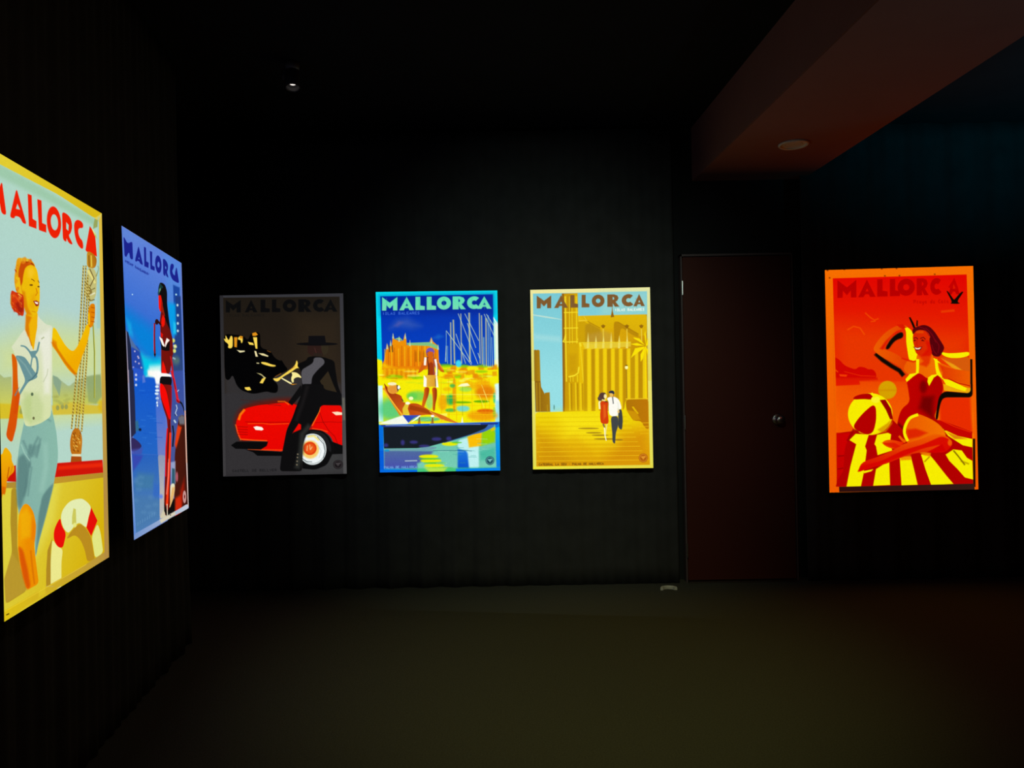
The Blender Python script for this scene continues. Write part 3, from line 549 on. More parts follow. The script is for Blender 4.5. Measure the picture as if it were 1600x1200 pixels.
Z0 = 1200/180
def art_sailor():
    A = Art([(-8, 235.3), (159.0, 333.6), (170.4, 870.5), (6.8, 971.5)], 330, 900, (222, 205, 70))
    p, l, e = A.p, A.l, A.e; rnd = random.Random(8)
    A.view(0, 230, Z0)
    p((176, 214, 196), '-80 130 0 178 600 490 985 740 1030 760 1060 2100 1075 5000 -80 5000', g=(0, 200, 0, 1600, (176, 210, 206)))
    p((150, 196, 160), '-80 130 400 400 985 740 985 820 500 560 -80 270', f=40, a=.7)
    T = (236, 32, 4)
    def q4(s_): p(T, *s_.split('|'))
    q4('-60 560 20 350 68 710 15 690 -5 560 -40 640 -90 600'); q4('172 425 278 805 235 790 212 730 158 712 150 745 100 728|182 590 208 650 165 640'); q4('288 485 330 500 340 745 380 770 380 850 300 820'); q4('388 540 432 555 440 790 482 808 482 890 405 862')
    o = [(562+75*math.cos(t*.2094), 782+165*math.sin(t*.2094)+.32*75*math.cos(t*.2094)) for t in range(30)]; i = [(567+38*math.cos(t*.2094), 782+82*math.sin(t*.2094)+.32*38*math.cos(t*.2094)) for t in range(30)]
    p(T, o, i); q4('645 670 700 695 740 745 755 830 735 900 712 915 765 1020 715 1000 690 940 695 990 655 965|690 780 715 810 712 870 690 850')
    p(T, '865 845 868 800 840 765 800 752 770 790 775 900 800 1000 845 1060 870 1055 862 975 830 945 812 880 822 840')
    p(T, '935 820 990 900 1010 1140 970 1120 900 1085 890 1070')
    p((226, 205, 50), '-80 30 0 65 1060 690 1065 700 985 740 600 490 0 178 -80 130', g=(0, 0, 900, 600, (218, 186, 24)))
    p((222, 204, 90), '985 740 1060 690 1130 5000 1075 5000 1052 2500 1030 780', g=(0, 700, 0, 2500, (224, 196, 70)))
    # block and rigging at the top right
    p((150, 160, 80), '985 745 1020 760 1015 830 970 850 975 800', f=5, a=.9); p((190, 200, 100), '955 850 1000 900 1010 960 985 920', f=4); l((230, 240, 170), '960 850 995 910', 8)
    A.view(0, 390, Z0)
    p((196, 140, 30), '905 20 940 20 990 60 1010 100 1000 180 960 200 905 180', g=(905, 0, 1010, 0, (170, 90, 10))); l((230, 200, 70), '950 60 955 180', 12, f=3); l((120, 70, 10), '925 60 930 180', 8, f=3)
    p((196, 190, 120), '915 180 990 200 1010 300 1000 480 960 550 910 530 880 450 900 300', f=6, g=(0, 200, 0, 500, (170, 170, 110)))
    l((230, 220, 130), '915 215 960 290 990 350', 22, f=4); l((110, 90, 40), '935 200 980 300 930 400', 10, f=4); l((110, 100, 50), '890 340 950 420 990 400', 10, f=4); l((235, 235, 200), '900 430 945 470 990 450', 14, f=5)
    l((150, 140, 60), '1000 280 1030 200 1020 170', 12, f=4, a=.8); e((140, 120, 60), 940, 440, 20, 26, f=6); l((80, 60, 20), '905 450 940 530 985 520', 9, f=4)
    # landscape
    A.view(0, 550, Z0)
    p((216, 222, 130), '-80 -100 500 -300 1060 -200 1060 300 -80 300', f=260, a=.7); p((150, 200, 196), '1020 -1400 1045 -1400 1065 -250 1010 -250', f=10, a=.6)
    p((166, 182, 124), '-80 210 0 230 40 265 120 255 130 560 -80 560', f=6, g=(0, 230, 0, 560, (206, 206, 90))); p((164, 182, 134), '540 240 600 260 640 300 680 330 720 360 770 310 900 250 1050 230 1065 540 900 540 550 600', f=8, g=(0, 300, 0, 540, (196, 200, 90)))
    p((126, 158, 138), '550 240 600 262 640 310 620 460 560 330', f=6, a=.7); p((140, 162, 104), '900 260 1050 230 1060 460 1000 540 920 520', f=14, a=.7)
    p((214, 190, 40), '-80 530 120 540 250 560 250 700 -80 700', f=14); p((212, 190, 60), '540 560 700 520 1080 560 1085 650 550 670', f=16); e((220, 180, 20), 1060, 560, 40, 60, f=20, a=.8)
    for x, y in ((600, 580), (650, 570), (690, 570), (230, 590), (220, 620)): e((140, 150, 90), x, y, 18, 26, f=6, a=.8)
    for k in range(14): e((170, 176, 90), 560+rnd.random()*330, 440+rnd.random()*100, 26, 14, f=8, a=.6)
    p((190, 216, 160), '-80 700 250 690 260 1200 -80 1200', f=14, g=(0, 700, 0, 1000, (180, 212, 190))); p((206, 220, 150), '540 655 1090 640 1100 1200 560 1200', f=10, g=(0, 650, 0, 900, (180, 214, 200)))
    # ropes
    for x0, y0, x1, y1 in ((870, -900, 745, 800), (895, -900, 785, 800), (915, -800, 815, 800), (930, -700, 850, 830)):
        l((140, 110, 30), [(x0, y0), ((x0+x1)/2+14, (y0+y1)/2), (x1, y1)], 15); n = 50
        for k in range(n):
            t = (k+.5)/n; x = x0+(x1-x0)*t+14*(1-abs(2*t-1)); y = y0+(y1-y0)*t; l((232, 214, 110), [(x-5, y-9), (x+5, y+7)], 8)
    l((130, 140, 40), '965 -400 985 0 985 480', 15); l((214, 210, 110), '968 -400 990 0 988 480', 5)
    # wooden block
    p((190, 110, 20), '780 795 830 810 855 900 850 1010 835 1070 750 1065 730 960 745 850', sm=True, g=(740, 0, 850, 0, (210, 140, 40)))
    for k in range(40): x = 755+rnd.random()*80; y = 830+rnd.random()*200; l((110, 50, 10) if k % 2 else (240, 200, 90), [(x, y), (x+8, y+16)], 7, a=.8)
    p((236, 226, 180), '752 1062 838 1062 840 1088 750 1086'); p((170, 76, 16), '742 1085 848 1088 852 1150 735 1150')
    # deck and rail
    A.view(0, 710, Z0)
    p((222, 206, 60), '-80 320 540 290 1078 235 1100 1500 -80 1900', g=(400, 300, 1100, 700, (214, 176, 10))); p((228, 222, 90), '380 300 620 300 560 700 360 1100', f=80, a=.6)
    p((234, 28, 6), '590 90 1068 55 1075 190 555 240', g=(0, 60, 0, 240, (206, 20, 8))); p((250, 50, 10), '610 120 1068 85 1068 130 600 160', f=14, a=.6); p((196, 150, 44), '555 240 1076 190 1078 240 540 308', g=(550, 0, 1078, 0, (180, 140, 40)))
    p((200, 18, 8), '70 150 165 110 170 285 70 280'); p((176, 140, 50), '70 290 172 285 175 350 60 350', f=4)
    # lifebuoy
    V = (226, 230, 130)
    p((176, 136, 34), '545 870 530 1000 528 1400 480 1440 482 1200 495 1000', f=2)
    p(V, '545 880 600 960 655 985 640 1120 640 1265 640 1400 528 1400 528 1100', g=(528, 0, 640, 0, (236, 232, 140)))
    p((186, 140, 30), '690 880 740 800 830 715 890 760 945 850 985 1080 985 1090 910 1125 885 1000 840 890 780 835 720 870')
    p(V, '1015 715 1045 800 1060 900 1075 1025 990 1085 970 950 955 860'); p((150, 120, 40), '950 900 985 1000 990 1090 970 1080', f=3, a=.0)
    p((228, 236, 176), '820 462 880 475 945 550 920 660 900 755 830 715 780 740 740 790 705 812 660 760 636 660 660 570 730 490', sm=True)
    p((232, 14, 8), '630 655 640 740 690 820 672 905 655 975 600 965 560 890 560 800 590 720', sm=False); p((228, 14, 8), '950 552 1015 690 950 850 900 760 918 680'); p((204, 200, 90), '765 560 790 570 795 720 750 730 752 640', f=3); e((230, 230, 130), 780, 735, 18, 24, f=4)
    p((180, 136, 24), '-80 900 60 900 120 1000 110 1200 -80 1300', a=.0)
    # cast shade on the deck (in the picture)
    p((176, 142, 36), '118 350 180 350 180 960 205 1150 280 1420 60 1560 45 1300 125 1020 108 700')
    p((190, 156, 50), '125 1020 205 1150 285 1410 60 1550 40 1300', f=10, a=.6)
    # trousers
    A.view(0, 550, Z0)
    TC, TD = (132, 178, 166), (86, 124, 122)
    p(TC, '262 680 360 680 440 650 535 590 560 690 590 850 605 1040 600 1150 550 1420 480 1700 400 2000 370 2150 358 1900 340 1720 260 1650 205 1750 185 1620 168 1400 185 1150 190 1050 215 900', g=(200, 0, 600, 0, (138, 186, 168)))
    p(TD, '185 1100 250 1050 300 1150 290 1400 215 1640 180 1600 172 1380', f=26, a=.8); p(TD, '560 1360 500 1420 440 1500 400 1700 380 2000 370 2120 400 1980 480 1700 550 1420', f=16, a=.8)
    for q, w in (('240 920 280 1010 330 1090', 14), ('400 880 360 960 330 1060', 16), ('320 960 300 1060 310 1200', 20), ('420 900 400 1020 380 1100', 14), ('310 1150 250 1500', 16), ('270 700 350 730 440 700', 8), ('480 690 530 720', 8), ('330 1200 290 1500', 10), ('350 740 345 780', 8)): l(TD, q, w*1.5, f=15, a=.5)
    l((166, 206, 190), '220 960 260 1060 310 1130', 12, f=6, a=.7); l((160, 204, 188), '470 950 480 1200 430 1450', 50, f=30, a=.4)
    p(TD, '300 980 420 960 380 1080 320 1090', f=24, a=.5)
    # leg
    A.view(0, 710, Z0)
    p((240, 170, 6), '250 510 300 520 350 600 375 720 372 830 355 940 365 1040 385 1200 405 1345 280 1415 240 1280 205 1120 185 960 185 760 200 600', sm=False, g=(200, 0, 380, 0, (236, 140, 0)))
    p((214, 76, 4), '190 950 240 990 290 1200 320 1380 280 1410 240 1280 205 1100', f=18, a=.85); p((232, 120, 6), '330 660 372 740 360 900 320 880', f=18, a=.7); p((240, 184, 10), '210 620 280 560 330 640 320 860 220 880', f=30, a=.6); l((196, 90, 4), '320 1000 340 1200 360 1350', 16, f=10, a=.5)
    # blouse
    A.view(0, 390, Z0)
    BL = (218, 224, 196)
    p(BL, '265 660 265 820 230 860 130 1000 118 1010 160 1100 185 1300 190 1500 210 1600 250 1780 262 1835 320 1842 420 1810 530 1740 545 1300 540 1000 545 810 540 790 480 780 440 740 400 700 390 660', g=(0, 800, 0, 1700, (214, 224, 170)))
    p((188, 206, 140), '240 1480 400 1500 450 1620 440 1780 320 1820 270 1760', f=40, a=.6); p((178, 200, 120), '210 1590 330 1500 320 1800 250 1760', f=30, a=.4); p((238, 238, 224), '400 900 520 830 535 1100 520 1500 460 1500 440 1100', f=30, a=.7)
    l((180, 190, 150), '450 1380 490 1300 500 1240', 8, f=4, a=.7); e((90, 110, 80), 335, 1505, 14, 18, f=3); e((110, 110, 70), 350, 1755, 12, 16, f=3); l((170, 180, 140), '430 930 460 910', 12, f=4)
    # neck
    SK, SK2 = (238, 178, 6), (214, 112, 4)
    p(SK, '268 650 395 640 388 760 390 800 372 900 350 1060 330 1000 300 910 262 830 270 760', g=(260, 0, 390, 0, (240, 184, 10))); p(SK2, '268 680 330 700 300 780 310 900 290 900 262 830', f=14, a=.8); l(SK2, '270 830 310 930 330 1000', 12, f=6, a=.8)
    # scarf
    SC = (104, 146, 150)
    p(SC, '150 1098 250 1110 290 1160 345 1250 400 1320 360 1350 300 1370 240 1460 180 1560 155 1610 190 1530 200 1480 260 1380 260 1340 200 1190'); l(SC, '215 1000 260 1010 300 1050 340 1110', 14, sm=True, w2=22); l(SC, '410 960 390 1050 345 1110', 16, w2=24)
    l(SC, '345 1100 380 1130 392 1220 380 1290 345 1340', 22, sm=True); l(SC, '340 1100 325 1180 320 1240', 14); p(SC, '300 1060 375 1050 370 1120 330 1130'); l((70, 108, 116), '390 1280 330 1350 280 1370', 10, f=3); p(SC, '265 1370 300 1360 200 1530 150 1610 165 1560'); l((140, 176, 170), '180 1120 260 1200 330 1320', 14, f=8, a=.6)
    # face and hair
    p((236, 186, 8), '250 180 330 160 380 200 405 320 415 420 410 560 385 660 340 700 270 650 225 480 215 330', sm=True, g=(220, 0, 410, 0, (242, 190, 10)))
    p(SK2, '225 420 260 440 290 600 330 680 280 680 250 600', f=18, a=.7)
    HR = (200, 76, 6)
    p((226, 160, 10), '180 95 240 90 300 100 345 130 365 180 300 155 255 190 230 350 225 480 190 470 160 400 150 300 160 220', sm=True); p(HR, '240 100 215 140 190 230 195 330 205 390 235 350 240 280 262 180 330 150 365 180 340 130', sm=False, f=5); p(HR, '150 200 170 210 185 260 165 250', f=3)
    p((226, 190, 40), '185 90 240 85 300 95 330 130 270 120 215 120', f=5); l((150, 50, 4), '270 130 310 130 350 160', 9, f=4); p((236, 186, 20), '165 280 205 290 222 420 235 480 200 440 165 400', f=5)
    p((206, 54, 14), '120 430 160 440 215 460 245 490 250 640 235 690 180 660 125 610 108 520', sm=True); p((150, 24, 14), '160 560 230 520 245 640 200 660', f=14, a=.8); l((236, 90, 20), '150 470 200 540 225 600', 14, f=6, a=.8); l((200, 140, 20), '115 470 112 560 130 600', 10, f=4); l((236, 190, 60), '190 460 225 490', 12, f=4)
    for x, y, r, c in ((200, 120, 26, (232, 150, 20)), (178, 180, 20, (222, 130, 10)), (170, 250, 18, (232, 160, 20)), (168, 330, 18, (226, 140, 10)), (182, 410, 18, (216, 100, 8)), (250, 112, 30, (228, 140, 20)), (310, 125, 24, (214, 96, 8)),
                       (140, 480, 22, (226, 70, 14)), (135, 560, 22, (214, 56, 10)), (160, 620, 24, (190, 36, 10)), (205, 660, 22, (170, 26, 10)), (220, 560, 26, (196, 50, 14)), (205, 500, 20, (232, 110, 30))):
        e(c, x, y, r*.8, r*1.3, f=8, a=.7, rot=.4); l((240, 180, 60), [(x-r*.4, y-r*.5), (x+r*.1, y-r*.2), (x+r*.2, y+r*.5)], 5, f=3, a=.6)
    p((250, 206, 60), '290 200 340 190 360 240 330 300 290 280', f=26, a=.5); p((226, 140, 6), '330 480 380 440 350 620 300 600', f=26, a=.35)
    l((110, 50, 4), '325 305 345 315 360 330', 7); l((110, 50, 4), '395 320 410 345', 6); e((90, 50, 10), 325, 368, 18, 8, f=4); e((90, 50, 10), 402, 385, 12, 7, f=4); l((210, 120, 4), '375 400 390 450 370 480', 9, f=4)
    p((150, 30, 14), '345 535 380 528 408 548 400 585 375 590'); p((255, 250, 235), '358 540 400 550 390 570 370 560'); l((206, 120, 4), '330 640 370 650', 8, f=4, a=.7)
    # arms
    p((242, 196, 4), '552 805 580 820 640 930 690 1010 755 1065 800 1020 850 910 905 770 940 790 935 860 900 1000 850 1130 815 1240 790 1315 720 1260 650 1160 590 1060 540 1000 545 880', g=(600, 900, 720, 1200, (240, 170, 0)))
    l((206, 96, 0), '545 960 600 1050 680 1170 790 1305', 26, f=12, a=.7); p((224, 120, 0), '545 930 590 960 600 1060 545 1000', f=14, a=.7)
    p((226, 130, 4), '930 600 950 565 985 570 990 640 985 720 960 800 925 800 915 700', sm=True, g=(920, 0, 990, 0, (214, 110, 4))); 
    for y in (600, 650, 700, 745): l((180, 76, 0), [(950, y), (985, y+8)], 8, f=3)
    l((246, 200, 10), '925 660 930 780', 14, f=4)
    A.view(0, 550, Z0)
    p((218, 96, 4), '120 5 160 40 180 100 185 300 195 420 210 440 190 600 170 780 125 950 60 880 100 660 130 440 132 200', g=(0, 0, 0, 800, (216, 80, 4)))
    p((214, 70, 4), '160 440 205 440 180 640 140 640', f=10, a=.6); p((92, 130, 130), '185 385 205 360 160 460 150 450', f=3)
    A.view(0, 710, Z0)
    p((240, 176, 6), '65 -80 125 0 120 60 150 120 150 180 90 230 70 280 70 320 55 420 30 400 10 500 -80 500 -80 -20 20 10 40 -60', sm=False, g=(0, 0, 0, 450, (230, 130, 4)))
    l((190, 90, 4), '95 130 85 190 75 250', 10, f=3); l((210, 110, 4), '130 120 110 200', 8, f=3, a=.7); p((214, 90, 4), '20 330 60 340 50 420 20 410', f=6, a=.7)
    # bottom and right border
    A.view(0, 820, Z0)
    p((222, 192, 20), '-80 950 45 895 290 755 470 650 905 405 1080 290 1140 250 1145 340 830 520 600 660 300 830 45 1015 -80 1090', g=(0, 900, 1100, 300, (184, 146, 60)))
    p((226, 206, 40), '405 690 470 640 475 720 400 760', f=10, a=.5); l((190, 170, 110), '480 640 560 640', 5); l((250, 220, 60), '45 905 290 765 470 660 900 412', 6, f=3, a=.6); l((60, 40, 0), '65 940 95 925', 10, f=3)
    A.view(0, 230, Z0); p((222, 188, 66), '1030 760 1062 700 1135 4260 1090 4300', g=(0, 700, 0, 4000, (180, 140, 66)))
    A.grain(.018, 12, .012); return A

ZB = 1200/130
def art_night():
    A = Art([(190.0, 352.6), (283.5, 411.1), (294.8, 794.1), (209.5, 843.9)], 300, 620, (96, 120, 200))
    p, l, e = A.p, A.l, A.e; rnd = random.Random(4)
    A.view(180, 345, ZB)
    p((92, 128, 216), '92 70 955 610 975 2000 120 2000', g=(0, 200, 0, 1300, (54, 108, 210)))
    p((80, 140, 220), '700 480 955 610 965 1300 760 1300', f=60, a=.6); p((96, 134, 214), '92 70 500 320 350 340 110 240', f=40, a=.6)
    D = (26, 34, 140)
    def q4(s_): p(D, *s_.split('|'))
    q4('120 225 180 345 248 300 260 585 215 570 205 470 180 500 165 545 135 535'); q4('338 365 405 665 362 640 350 605 318 595 308 615 285 598|345 540 355 575 335 565'); q4('415 380 445 395 450 600 485 620 482 700 422 675'); q4('500 440 535 455 535 660 572 680 570 740 510 715')
    o = [(624+46*math.cos(t*.2094), 640+132*math.sin(t*.2094)+.5*46*math.cos(t*.2094)) for t in range(30)]; i = [(626+16*math.cos(t*.2094), 645+44*math.sin(t*.2094)) for t in range(30)]
    p(D, o, i); q4('688 545 730 570 765 640 762 720 745 750 775 840 740 820 725 760 728 815 695 800|722 660 738 680 735 710 722 700')
    p(D, '840 700 850 650 830 620 800 630 788 720 795 800 830 870 870 895 925 920 905 790 885 660 862 760 865 800 840 790 822 730')
    for x, y, w in ((150, 600, 60), (215, 640, 50), (310, 700, 60), (370, 740, 50), (430, 765, 60)): l((40, 64, 160), [(x-10, y), (x+w, y+w*.5)], 22, a=.6, f=5)
    A.text((26, 40, 140), 'ISLAS BALEARES', 145, 590, 480, 775, 34, 7, a=.8)
    p((26, 70, 160), '835 940 930 980 940 2000 870 2000', f=10); e((190, 240, 240), 880, 1085, 12, 14, f=4); e((190, 230, 250), 250, 1105, 10, 9, f=3)
    A.view(180, 465, ZB)
    p((0, 130, 216), '130 200 560 500 660 1000 560 1050 350 800 150 420', f=120, a=.9); p((20, 170, 230), '160 350 230 430 260 620 200 600', f=40, a=.8)
    p((30, 60, 130), '870 0 945 0 1000 1200 820 1200 810 900 870 560', f=10, g=(0, 0, 0, 1000, (48, 72, 120)))
    p((0, 160, 232), '760 100 870 120 885 560 830 600 780 350', f=30, a=.9); p((40, 200, 240), '840 380 875 400 880 560 840 560', f=14, a=.8)
    p((36, 70, 170), '210 800 300 740 350 800 400 960 440 1200 180 1200 180 850', f=14); p((80, 110, 160), '160 540 200 600 300 760 370 850 340 830 220 760', f=8)
    p((28, 34, 60), '160 540 190 560 230 760 250 1200 200 1250 175 900', f=8)
    for x, y in ((285, 835), (330, 910), (340, 930), (295, 985), (345, 1010), (380, 1070), (265, 1070), (300, 1160)): e((190, 180, 210), x, y, 12, 13, f=4)
    p((0, 200, 230), '370 850 420 900 560 960 660 920 665 1200 440 1200 400 1030', f=50); p((200, 244, 240), '500 1040 660 1020 665 1200 440 1200 480 1100', f=34); e((255, 255, 240), 610, 1170, 60, 60, f=26)
    for x, y in ((900, 135), (905, 285), (905, 405), (905, 515)): e((200, 225, 225), x, y, 14, 20, f=5)
    for x, y in ((840, 660), (865, 745), (855, 810)): e((214, 222, 120), x, y, 24, 30, f=8)
    l((230, 235, 220), '840 730 890 755', 12, f=4); e((90, 120, 110), 880, 950, 50, 60, f=30, a=.8); l((160, 190, 200), '830 910 870 930', 20, f=8)
    A.view(180, 585, ZB)
    p((18, 88, 204), '250 100 430 100 580 95 620 700 620 1200 270 1200', f=10, g=(0, 100, 0, 1200, (34, 100, 196))); p((40, 90, 210), '260 -40 420 0 440 110 260 200', f=10, a=.8)
    p((70, 110, 206), '585 480 720 450 740 1300 620 1300', f=16, g=(0, 480, 0, 1200, (110, 126, 196)))
    p((56, 80, 160), '800 0 1000 -20 1020 1300 800 1300', f=8, g=(0, 0, 0, 1100, (70, 86, 150)))
    p((255, 250, 236), '430 0 660 0 655 60 640 200 590 200 570 90 500 90', f=20, g=(430, 0, 660, 0, (255, 255, 255))); e((0, 190, 230), 440, 30, 30, 60, f=20, a=.8)
    for x, y, w in ((605, 230, 26), (608, 285, 30), (600, 330, 28), (608, 400, 24), (605, 460, 12), (610, 500, 10)): e((225, 244, 250), x, y, w, 18, f=6)
    for k in range(22):
        x = 300+rnd.random()*300; y = 230+rnd.random()*900; l((60, 130, 220) if k % 2 else (14, 76, 190), [(x, y), (x+60+rnd.random()*60, y+4)], 9, a=.5, f=5)
    for y in (70, 135, 215): e((200, 210, 235), 303, y, 16, 18, f=6)
    p((110, 130, 210), '395 80 420 60 440 170 395 185', f=8, a=.7)
    p((34, 40, 70), '200 0 262 0 285 400 300 900 230 980 220 700', f=10, g=(0, 0, 0, 900, (40, 40, 70))); p((54, 110, 130), '290 740 330 720 350 860 300 880', f=12, a=.8); e((14, 24, 50), 360, 852, 20, 20, f=6)
    p((50, 40, 90), '235 980 310 1000 380 1080 330 1140 240 1155', sm=True); p((70, 80, 170), '240 1140 400 1110 360 1300 245 1300', f=20, a=.8)
    A.view(180, 715, ZB)
    p((36, 96, 190), '240 0 620 0 640 300 640 900 280 1150 250 400', f=6, g=(0, 0, 0, 900, (76, 124, 180)))
    p((66, 124, 160), '330 260 560 280 540 480 300 500 280 420', f=40, a=.7); p((50, 104, 196), '560 400 680 420 690 620 540 600', f=30, a=.8); p((70, 120, 170), '280 560 640 620 640 860 290 1060', f=50, a=.7); p((60, 60, 170), '250 0 400 20 370 90 260 240', f=20, a=.7)
    for k in range(12): x = 290+rnd.random()*300; y = 200+rnd.random()*640; e((96, 146, 190), x, y, 40, 22, f=20, a=.35)
    p((136, 146, 178), '615 0 725 0 705 400 720 660 760 820 640 880 640 400', f=8, g=(0, 0, 0, 700, (186, 180, 176))); e((100, 130, 230), 660, 580, 26, 30, f=14, a=.9)
    p((210, 200, 170), '640 880 730 680 765 700 765 840 700 880', f=8)
    for k in range(9): l((110, 156, 200), [(290+k*34, 1010-k*20), (296+k*34, 960-k*20)], 8, a=.6, f=3)
    # rocks at the right
    A.view(180, 585, ZB)
    p((70, 22, 12), '920 640 1000 620 1050 1500 1055 2100 870 2210 850 1900 860 1200 900 800', g=(900, 0, 1040, 0, (54, 18, 12)))
    p((110, 110, 118), '910 660 960 625 1000 640 1000 760 930 760', f=14); p((226, 60, 16), '905 770 960 800 920 960 880 1100 860 1050 885 860', f=14); p((206, 40, 10), '870 1800 940 1750 980 1600 950 2050 860 2160', f=20); p((150, 24, 8), '930 1700 1000 1500 1010 1750 960 1900', f=30, a=.7)
    e((214, 110, 130), 890, 1500, 16, 70, f=12, a=.8)
    p((160, 170, 200), '800 1300 870 1280 870 1600 810 1600', f=10, a=.8); p((46, 90, 110), '820 1380 860 1390 860 1600 815 1600', f=8)
    p((230, 226, 190), '800 1600 860 1590 860 1700 830 1800 800 1900 780 2100 770 1900', f=6); p((230, 170, 90), '820 1650 860 1640 850 1760 800 1990 780 1900', f=10, a=.8)
    p((14, 10, 10), '760 1800 790 1780 780 1950 850 1780 860 2100 760 2190 755 2000', f=3)
    l((200, 150, 130), '620 0 620 0', 2, a=0)
    # diver's gear beside the hand
    l((20, 24, 34), '920 430 960 460 985 520 1000 590', 30, w2=10); l((206, 220, 235), '890 300 920 265', 10, f=3); l((206, 220, 235), '880 480 895 530 870 600 890 640', 11, f=3); l((200, 220, 230), '850 700 875 740', 22, f=6); l((16, 26, 50), '830 780 845 900 830 1080', 22, f=5); l((10, 16, 30), '860 620 880 640', 10, f=3)
    # woman
    B, R1, RD = (16, 12, 14), (240, 20, 6), (116, 16, 10)
    A.view(180, 465, ZB)
    p(B, '640 -180 660 -200 720 -170 750 -60 750 120 775 330 800 520 830 640 838 860 815 890 800 700 760 480 690 260 660 100 620 -90', sm=False)
    A.view(180, 345, ZB); p((20, 60, 60), '640 960 655 915 665 950 700 980 660 1010 630 1090 615 1080', f=4); p((100, 150, 120), '640 1010 655 990 660 1020 630 1080', f=4); p((20, 50, 50), '615 1060 630 1090 640 1110 620 1105')
    A.view(180, 465, ZB)
    p(R1, '625 0 660 -5 685 120 680 230 650 240 630 180'); p((150, 30, 10), '668 60 700 200 720 300 700 340 660 250', f=6); p(RD, '660 240 690 250 740 400 800 520 820 600 830 900 790 1150 665 1150 665 760 655 600 650 430 640 420', g=(660, 0, 820, 0, (90, 18, 14)))
    p(R1, '690 280 720 340 715 430 690 470 665 440 670 350', f=5); p(R1, '655 540 690 570 685 620 660 610', f=5, a=.9)
    p(R1, '690 960 720 1040 745 1145 668 1140 680 1000', f=5); p((200, 16, 8), '670 640 700 700 700 730 680 720', f=5, a=.6)
    p(B, '645 620 720 760 790 660 785 810 730 815 670 800'); p((255, 250, 240), '638 605 680 640 715 740 705 755 680 730 645 640'); p((255, 246, 236), '745 625 788 655 750 700 725 765 720 740 725 690')
    e((46, 14, 12), 602, 392, 26, 42); l((46, 14, 12), '610 370 640 410 665 440', 24); l((120, 18, 24), '570 410 568 600 572 820 575 890', 22, w2=26); l((214, 30, 40), '565 420 560 600 562 820', 7); p(B, '560 860 590 860 575 920')
    p(RD, '790 640 830 660 838 860 820 890 800 880'); l((180, 20, 30), '800 890 820 1000 840 1200', 24)
    A.view(180, 585, ZB)
    l((214, 30, 40), '815 -10 850 130 880 290 900 400', 30, w2=34); l((120, 10, 20), '835 100 870 260', 10, f=3); e((226, 40, 60), 905, 420, 24, 36, rot=-.4); p((150, 10, 14), '880 390 930 440 920 460 885 430', f=4)
    p((255, 250, 244), '650 32 740 34 805 50 812 80 740 84 648 76'); p(B, '650 78 812 80 820 160 800 230 750 280 700 230 640 190')
    p(RD, '645 190 820 200 815 500 800 720 810 900 800 1300 790 1900 740 2020 720 2050 705 1850 725 1300 760 850 745 680 690 520 655 380', g=(660, 0, 820, 0, (140, 20, 16)))
    p((246, 8, 4), '650 190 690 200 730 270 760 380 790 560 800 680 775 680 730 560 680 430 650 320', sm=True); l((150, 20, 60), '812 240 815 420 800 640', 12, f=4)
    l((220, 16, 20), '755 820 735 1100 728 1500', 20, f=3); l((250, 60, 20), '795 880 790 1100 775 1400 745 1900', 30, f=4); l((250, 130, 110), '770 1250 765 1500 740 1750', 18, f=7, a=.8); l((60, 6, 8), '785 700 770 1000 760 1300', 9, f=3)
    p(B, '705 1850 740 1960 750 2060 730 2030 705 1980'); l((245, 240, 210), '748 1880 752 2080', 9)
    A.view(180, 715, ZB)
    A.badge((196, 150, 146), (110, 20, 20), 1000, 575, 24, 85) if 0 else None
    e((196, 146, 142), 1000, 575, 25, 88); e((120, 30, 28), 1000, 575, 16, 60, a=.0); p((110, 16, 14), '995 540 1012 560 1004 610 992 580')
    # borders
    p((176, 190, 220), '222 0 240 0 262 480 300 1085 272 1195 250 700', g=(0, 0, 0, 1100, (96, 140, 214)))
    p((120, 150, 205), '272 1190 272 1110 640 900 760 840 1050 665 1062 730 800 870', g=(300, 1100, 1000, 700, (190, 200, 214)), f=2); p((216, 206, 180), '640 900 770 830 860 780 870 820 760 890 660 950', f=10)
    l((140, 150, 190), '290 1180 640 985', 14, f=4, a=.5); e((10, 10, 10), 795, 832, 10, 6); l((90, 60, 40), '640 985 840 870', 10, f=5, a=.5)
    p((214, 190, 184), '1020 0 1040 0 1062 730 1048 690', f=1); 
    A.view(180, 585, ZB)
    p((110, 130, 190), '985 0 1005 0 1020 600 1000 600'); p((216, 170, 150), '1000 560 1018 560 1042 1300 1022 1300'); p((150, 146, 170), '175 0 200 0 240 1300 225 1300', g=(0, 0, 0, 1200, (170, 180, 220)))
    A.view(180, 465, ZB); p((90, 120, 200), '945 -60 965 -60 1005 1300 985 1300'); p((120, 124, 160), '150 520 170 560 200 1300 178 1300', g=(0, 560, 0, 1200, (160, 140, 150)))
    A.view(180, 345, ZB); l((140, 150, 200), '100 75 955 605', 8, a=.7, f=3); p((104, 120, 190), '940 620 958 620 968 1300 950 1300', f=3, a=.8)
    A.grain(.03, 14); return A
